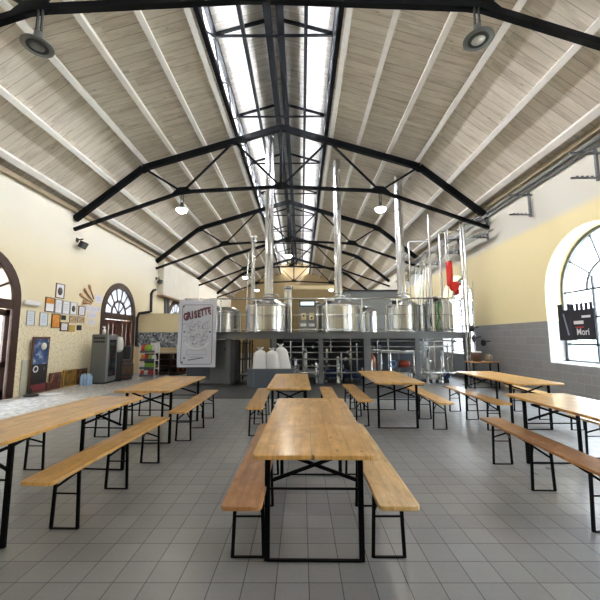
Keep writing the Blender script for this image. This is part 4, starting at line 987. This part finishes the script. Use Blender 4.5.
# posters and boxes on the floor along the left wall
def lean(name, label, cat, r, depth, mats, build):
    cy, cz, w, h = px_rect(*r, X=XL+.09+depth)
    t = thing(name, label, cat, (XL+.06+depth, cy, .012), PI/2); build(t, w, h); return t
def poster(t, w, h):
    Rx = Matrix.Rotation(.02, 4, 'X')
    fr = MB(); fr.box((0, .0, h/2), (w, .03, h), M=Rx); fr.build('board', FB, t)
    MB().box((0, -.02, h*.735), (w*.84, .012, h*.45), M=Rx).build('upper_print', spots_mat('poster_navy', [(.35, (.02,.035,.10)), (.52, (.05,.10,.25)), (.64, (.45,.5,.6)), (.8, (.75,.76,.76))], 3.6), t)
    MB().lathe([(.0001, 0), (w*.16, 0), (w*.16, .01), (.0001, .01)], 20, M=Rx @ Matrix.Translation((w*.12, -.028, h*.83)) @ Matrix.Rotation(PI/2, 4, 'X')).build('pale_disc', plain('pale_disc', (.78,.74,.58), .6), t)
    MB().box((0, -.02, h*.27), (w*.92, .012, h*.48), M=Rx).build('lower_print', plain('poster_black', (.02,.016,.016), .5), t)
    MB().box((0, -.028, h*.10), (w*.84, .006, h*.11), M=Rx).build('red_band', plain('poster_red', (.20,.03,.035), .6, var=.4, scale=20), t)
    b = MB(); b.lathe([(w*.1, 0), (w*.15, 0), (w*.15, .006), (w*.1, .006), (w*.1, 0)], 16, caps=False, M=Rx @ Matrix.Translation((-w*.24, -.028, h*.43)) @ Matrix.Rotation(PI/2, 4, 'X'))
    for k in range(3): b.bar((w*.2+k*w*.06, -.03, h*.40), (w*.16+k*w*.1, -.03, h*.45), .006, .02, up=(0,0,1))
    b.bar((0, -.03, h*.38), (0, -.03, h*.46), w*.06, .006, up=(0,1,0)); b.build('white_mark', M['paper'], t)
lean('tall_poster', 'tall poster board, navy picture above black, leaning on the left wall', 'poster', (30.5, 338, 47.5, 394), .02, None, poster)
def boxpic(k):
    def f(t, w, h):
        MB().box((0, .015, h/2), (w, .05, h)).build('box_body', FB if k != 1 else plain('amber_box', (.42,.24,.04), .5, var=.3, scale=6), t)
        MB().box((0, -.014, h*.52), (w*.9, .008, h*.86)).build('front_print', spots_mat('dark_print', [(.35, (.05,.018,.015)), (.55, (.14,.045,.03)), (.7, (.5,.38,.3))], 5.) if k != 1 else spots_mat('amber_print', [(.4, (.11,.06,.03)), (.6, (.36,.2,.03))], 3.), t)
    return f
lean('display_box', 'dark red printed box leaning by the tall poster', 'box', (50.5, 374.5, 61.3, 391), .02, None, boxpic(0))
lean('small_box', 'low dark box squeezed between the tall poster and dark red box', 'box', (46.6, 383, 50, 391.5), .03, None, boxpic(0))
lean('amber_box', 'amber and brown printed box, middle one along the left wall floor', 'box', (64, 372.5, 76.5, 389), .02, None, boxpic(1))
lean('display_box', 'dark printed box between the amber box and water bottles', 'box', (77.5, 373, 87, 388), .02, None, boxpic(2))
cy, cz, w, h = px_rect(19, 362, 29, 397)
tag(MB().box((0, 0, h/2), (w, .02, h)).build('panel_board', plain('grey_green_panel', (.50,.49,.38), .6, var=.15, scale=5), loc=(XL+.03, cy, .012), rz=PI/2), 'grey-green panel against the wall between door and tall poster', 'panel')
tag(MB().box((0, 0, .006), (.55, .42, .012)).build('paper_sheet', M['paper'], loc=(-6.75, 9.25, .012)), 'white sheet lying on the stone floor before the tall poster', 'paper')
t = thing('floor_weight', 'low black round foot on the floor beside the tall poster', 'stand foot', (-6.98, 8.95, .012)); MB().lathe([(.0001, 0), (.16, 0), (.17, .03), (.08, .07), (.0001, .09)], 18).build('disc', M['black'], t); MB().tube([(0, 0, .08), (0, 0, .2)], .02, 8).build('peg', M['black'], t)
# left wall farther back: boxed-out wall section and cables
MB().box((XL+.16, 20.0, 4.55), (.30, 6.0, 1.75)).build('wall_left_box', plain('boxed_wall', (.70,.66,.56), .85, var=.1, scale=2), kind='structure')
MB().box((XL+.17, 20.0, 3.64), (.34, 6.0, .07)).build('trim_4', plain('box_edge_wood', (.33,.22,.12), .7), kind='structure')
pipe([onx(151, 312, XL+.06), onx(151.5, 293, XL+.06), onx(153.5, 290, XL+.06), onx(155.5, 289.5, XL+.06)], .06, 'black duct hose bending along the left wall above the partition', 'black', 10, 'duct_hose', 'black hoses on the left wall', 'hose')
pipe([pt(136, 346, 14.7), pt(137, 318, 14.7), pt(139, 313, 14.8), pt(150, 311.5, 15.0)], .06, 'black hose curving over the left end of the cream partition', 'black', 10, 'duct_hose', 'black hoses on the left wall', 'hose')
for i, x in enumerate((165.5, 168.5)):
    pipe([onx(x, 318, XL+.07), onx(x, 297, XL+.07)], .07, f'grey downpipe on the left wall beyond the partition, {("nearer", "farther")[i]} one', 'grey_steel', 10, 'downpipe', 'grey downpipes', 'pipe')
# cold room far behind the tanks
t = thing('cold_room', 'pale grey flat-roofed cold room behind the right-hand tanks', 'cold room', (3.7, 18.2, 0))
MB().box((0, 0, 1.9), (3.0, 2.4, 3.8)).build('wall_panel', plain('coldroom_grey', (.30,.315,.32), .5), t); MB().box((0, 0, 3.84), (3.2, 2.6, .08)).build('roof_panel', M['dark_steel'], t); MB().box((-.6, -1.22, 1.05), (.9, .04, 2.1)).build('door', M['white'], t)
t = thing('roof_beam_box', 'cream horizontal beam at the back of the hall beyond the control panel', 'beam', (-.1, 26, 5.0))
MB().box((1.0, 0, .35), (4.4, .3, .28)).build('beam', M['cream'], t)
for x in (-1.1, 3.1): MB().box((x, 0, -2.39), (.22, .26, 5.2)).build('post', M['cream'], t)
# pennant in the near window
c = onx(583, 322, XR+.12)
t = thing('black_pennant', 'black pennant with a notched top and white lettering hanging in the arched window', 'pennant', (XR+.12, c.y, c.z), -PI/2-.1)
W, H = .70, .80
pl = [(-W/2, -H/2), (W/2, -H/2), (W/2, H/2-.14)]
for k in range(4, -1, -1):
    xc = -W/2+W*(k+.5)/5*1.0; a = W/5*.30
    pl += [(xc+a, H/2-.14), (xc+a, H/2), (xc-a, H/2), (xc-a, H/2-.14)]
pl += [(-W/2, H/2-.14)]
blk = plain('pennant_black', (.022,.022,.03), .8)
MB().prism(pl, .012).build('cloth', blk, t)
text('lettering', 'Mori', .2, M['paper'], t, (-.01, -.016, -H*.29), bold=.003)
for x, z, w_, h_, m_ in ((-.12, -.02, .3, .075, M['paper']), (.12, .10, .26, .05, M['paper']), (-.1, -.125, .26, .02, M['red'])): MB().box((x, -.015, z), (w_, .004, h_)).build('printed_stripe', m_, t)
MB().tube([(-W/2-.02, .0, H/2-.01), (W/2+.02, .0, H/2-.01)], .012, 6).build('hanging_rod', M['dark_steel'], t)
t = thing('black_pennant', 'folded black pennant hanging nearest the window edge, edge-on', 'pennant', (XR+.14, c.y+.47, c.z), -PI/2+.5)
pl2 = [(-.17, -.42), (.17, -.42), (.17, .28), (.13, .28), (.13, .42), (.03, .42), (.03, .28), (-.06, .28), (-.06, .42), (-.17, .42)]
MB().prism(pl2, .012).build('cloth', blk, t); MB().bar((.02, -.015, -.3), (-.06, -.015, .2), .03, .004, up=(0,1,0)).build('printed_stripe', gink, t)
# outside: pale green garden netting fence seen low through the near windows
MB().box((9.5, 7, .6), (.1, 14, 2.1)).build('exterior_fence', plain('pale_teal_fence', (.45,.62,.58), .8, var=.3, scale=3), kind='structure')
MB().box((14, 12, -.06), (14, 60, .1)).build('ground_outside', plain('yard_paving', (.5,.5,.48), .9), kind='structure')
MB().box((-15, 12, -.06), (14, 60, .1)).build('ground_outside_left', plain('yard_paving_left', (.5,.5,.48), .9), kind='structure')
# ------------------------------------------------------------------ light: overcast sky through the windows (portals) and the hall's lamps
w = bpy.data.worlds.new('World'); S.world = w; w.use_nodes = True
bg = w.node_tree.nodes['Background']; g = NT(w.node_tree)
_z = g.xyz(g.n('TexCoord').outputs['Generated'])[2]
g.l(g.ramp(_z, [(0., (.96,.955,1.)), (1., (.94,.95,1.))]), bg.inputs[0]); g.l(g.math('ADD', 4.2, g.math('MULTIPLY', g.math('MAXIMUM', _z, 0.), 22.)), bg.inputs[1])
def portal(name, loc, rot, sx, sy):
    l = bpy.data.lights.new(name, 'AREA'); l.shape = 'RECTANGLE'; l.size = sx; l.size_y = sy; l.cycles.is_portal = True
    o = bpy.data.objects.new(name, l); COL.objects.link(o); o.location = loc; o.rotation_euler = rot
for i, y in enumerate(WIN_Y): portal('daylight_window', (XR+.6, y, 2.4), (0, PI/2, 0), 3.1, 2.7)
for i, y in enumerate(DOOR_Y): portal('daylight_door', (XL-.5, y, 1.85), (0, -PI/2, 0), 3.7, 2.4)
for s in (-1, 1): portal('daylight_lantern', (CX+s*(LO+.12), (Y0+Y1)/2, 8.62), (0, s*PI/2, 0), .9, Y1-Y0)
# ------------------------------------------------------------------ camera and view
cam = bpy.data.cameras.new('camera'); co = bpy.data.objects.new('camera', cam); COL.objects.link(co)
cam.sensor_width = 36; cam.sensor_fit = 'HORIZONTAL'; cam.lens = F_PX/600*36; cam.clip_start = .05; cam.clip_end = 200
co.location = (0, 0, EYE)
co.matrix_world = Matrix.Translation((0, 0, EYE)) @ (Matrix.Rotation(YAW, 4, 'Z') @ Matrix.Rotation(PI/2+PITCH, 4, 'X') @ Matrix.Rotation(-ROLL, 4, 'Z'))
S.camera = co
vs = S.view_settings; vs.view_transform = 'Standard'; vs.look = 'None'; vs.gamma = 1; vs.use_curve_mapping = False; vs.exposure = 2.22
S.cycles.max_bounces = 10; S.cycles.diffuse_bounces = 6; S.cycles.glossy_bounces = 5; S.cycles.transparent_max_bounces = 16
S.cycles.sample_clamp_indirect = 8; S.cycles.caustics_reflective = False; S.cycles.caustics_refractive = False
S.cycles.use_denoising = True
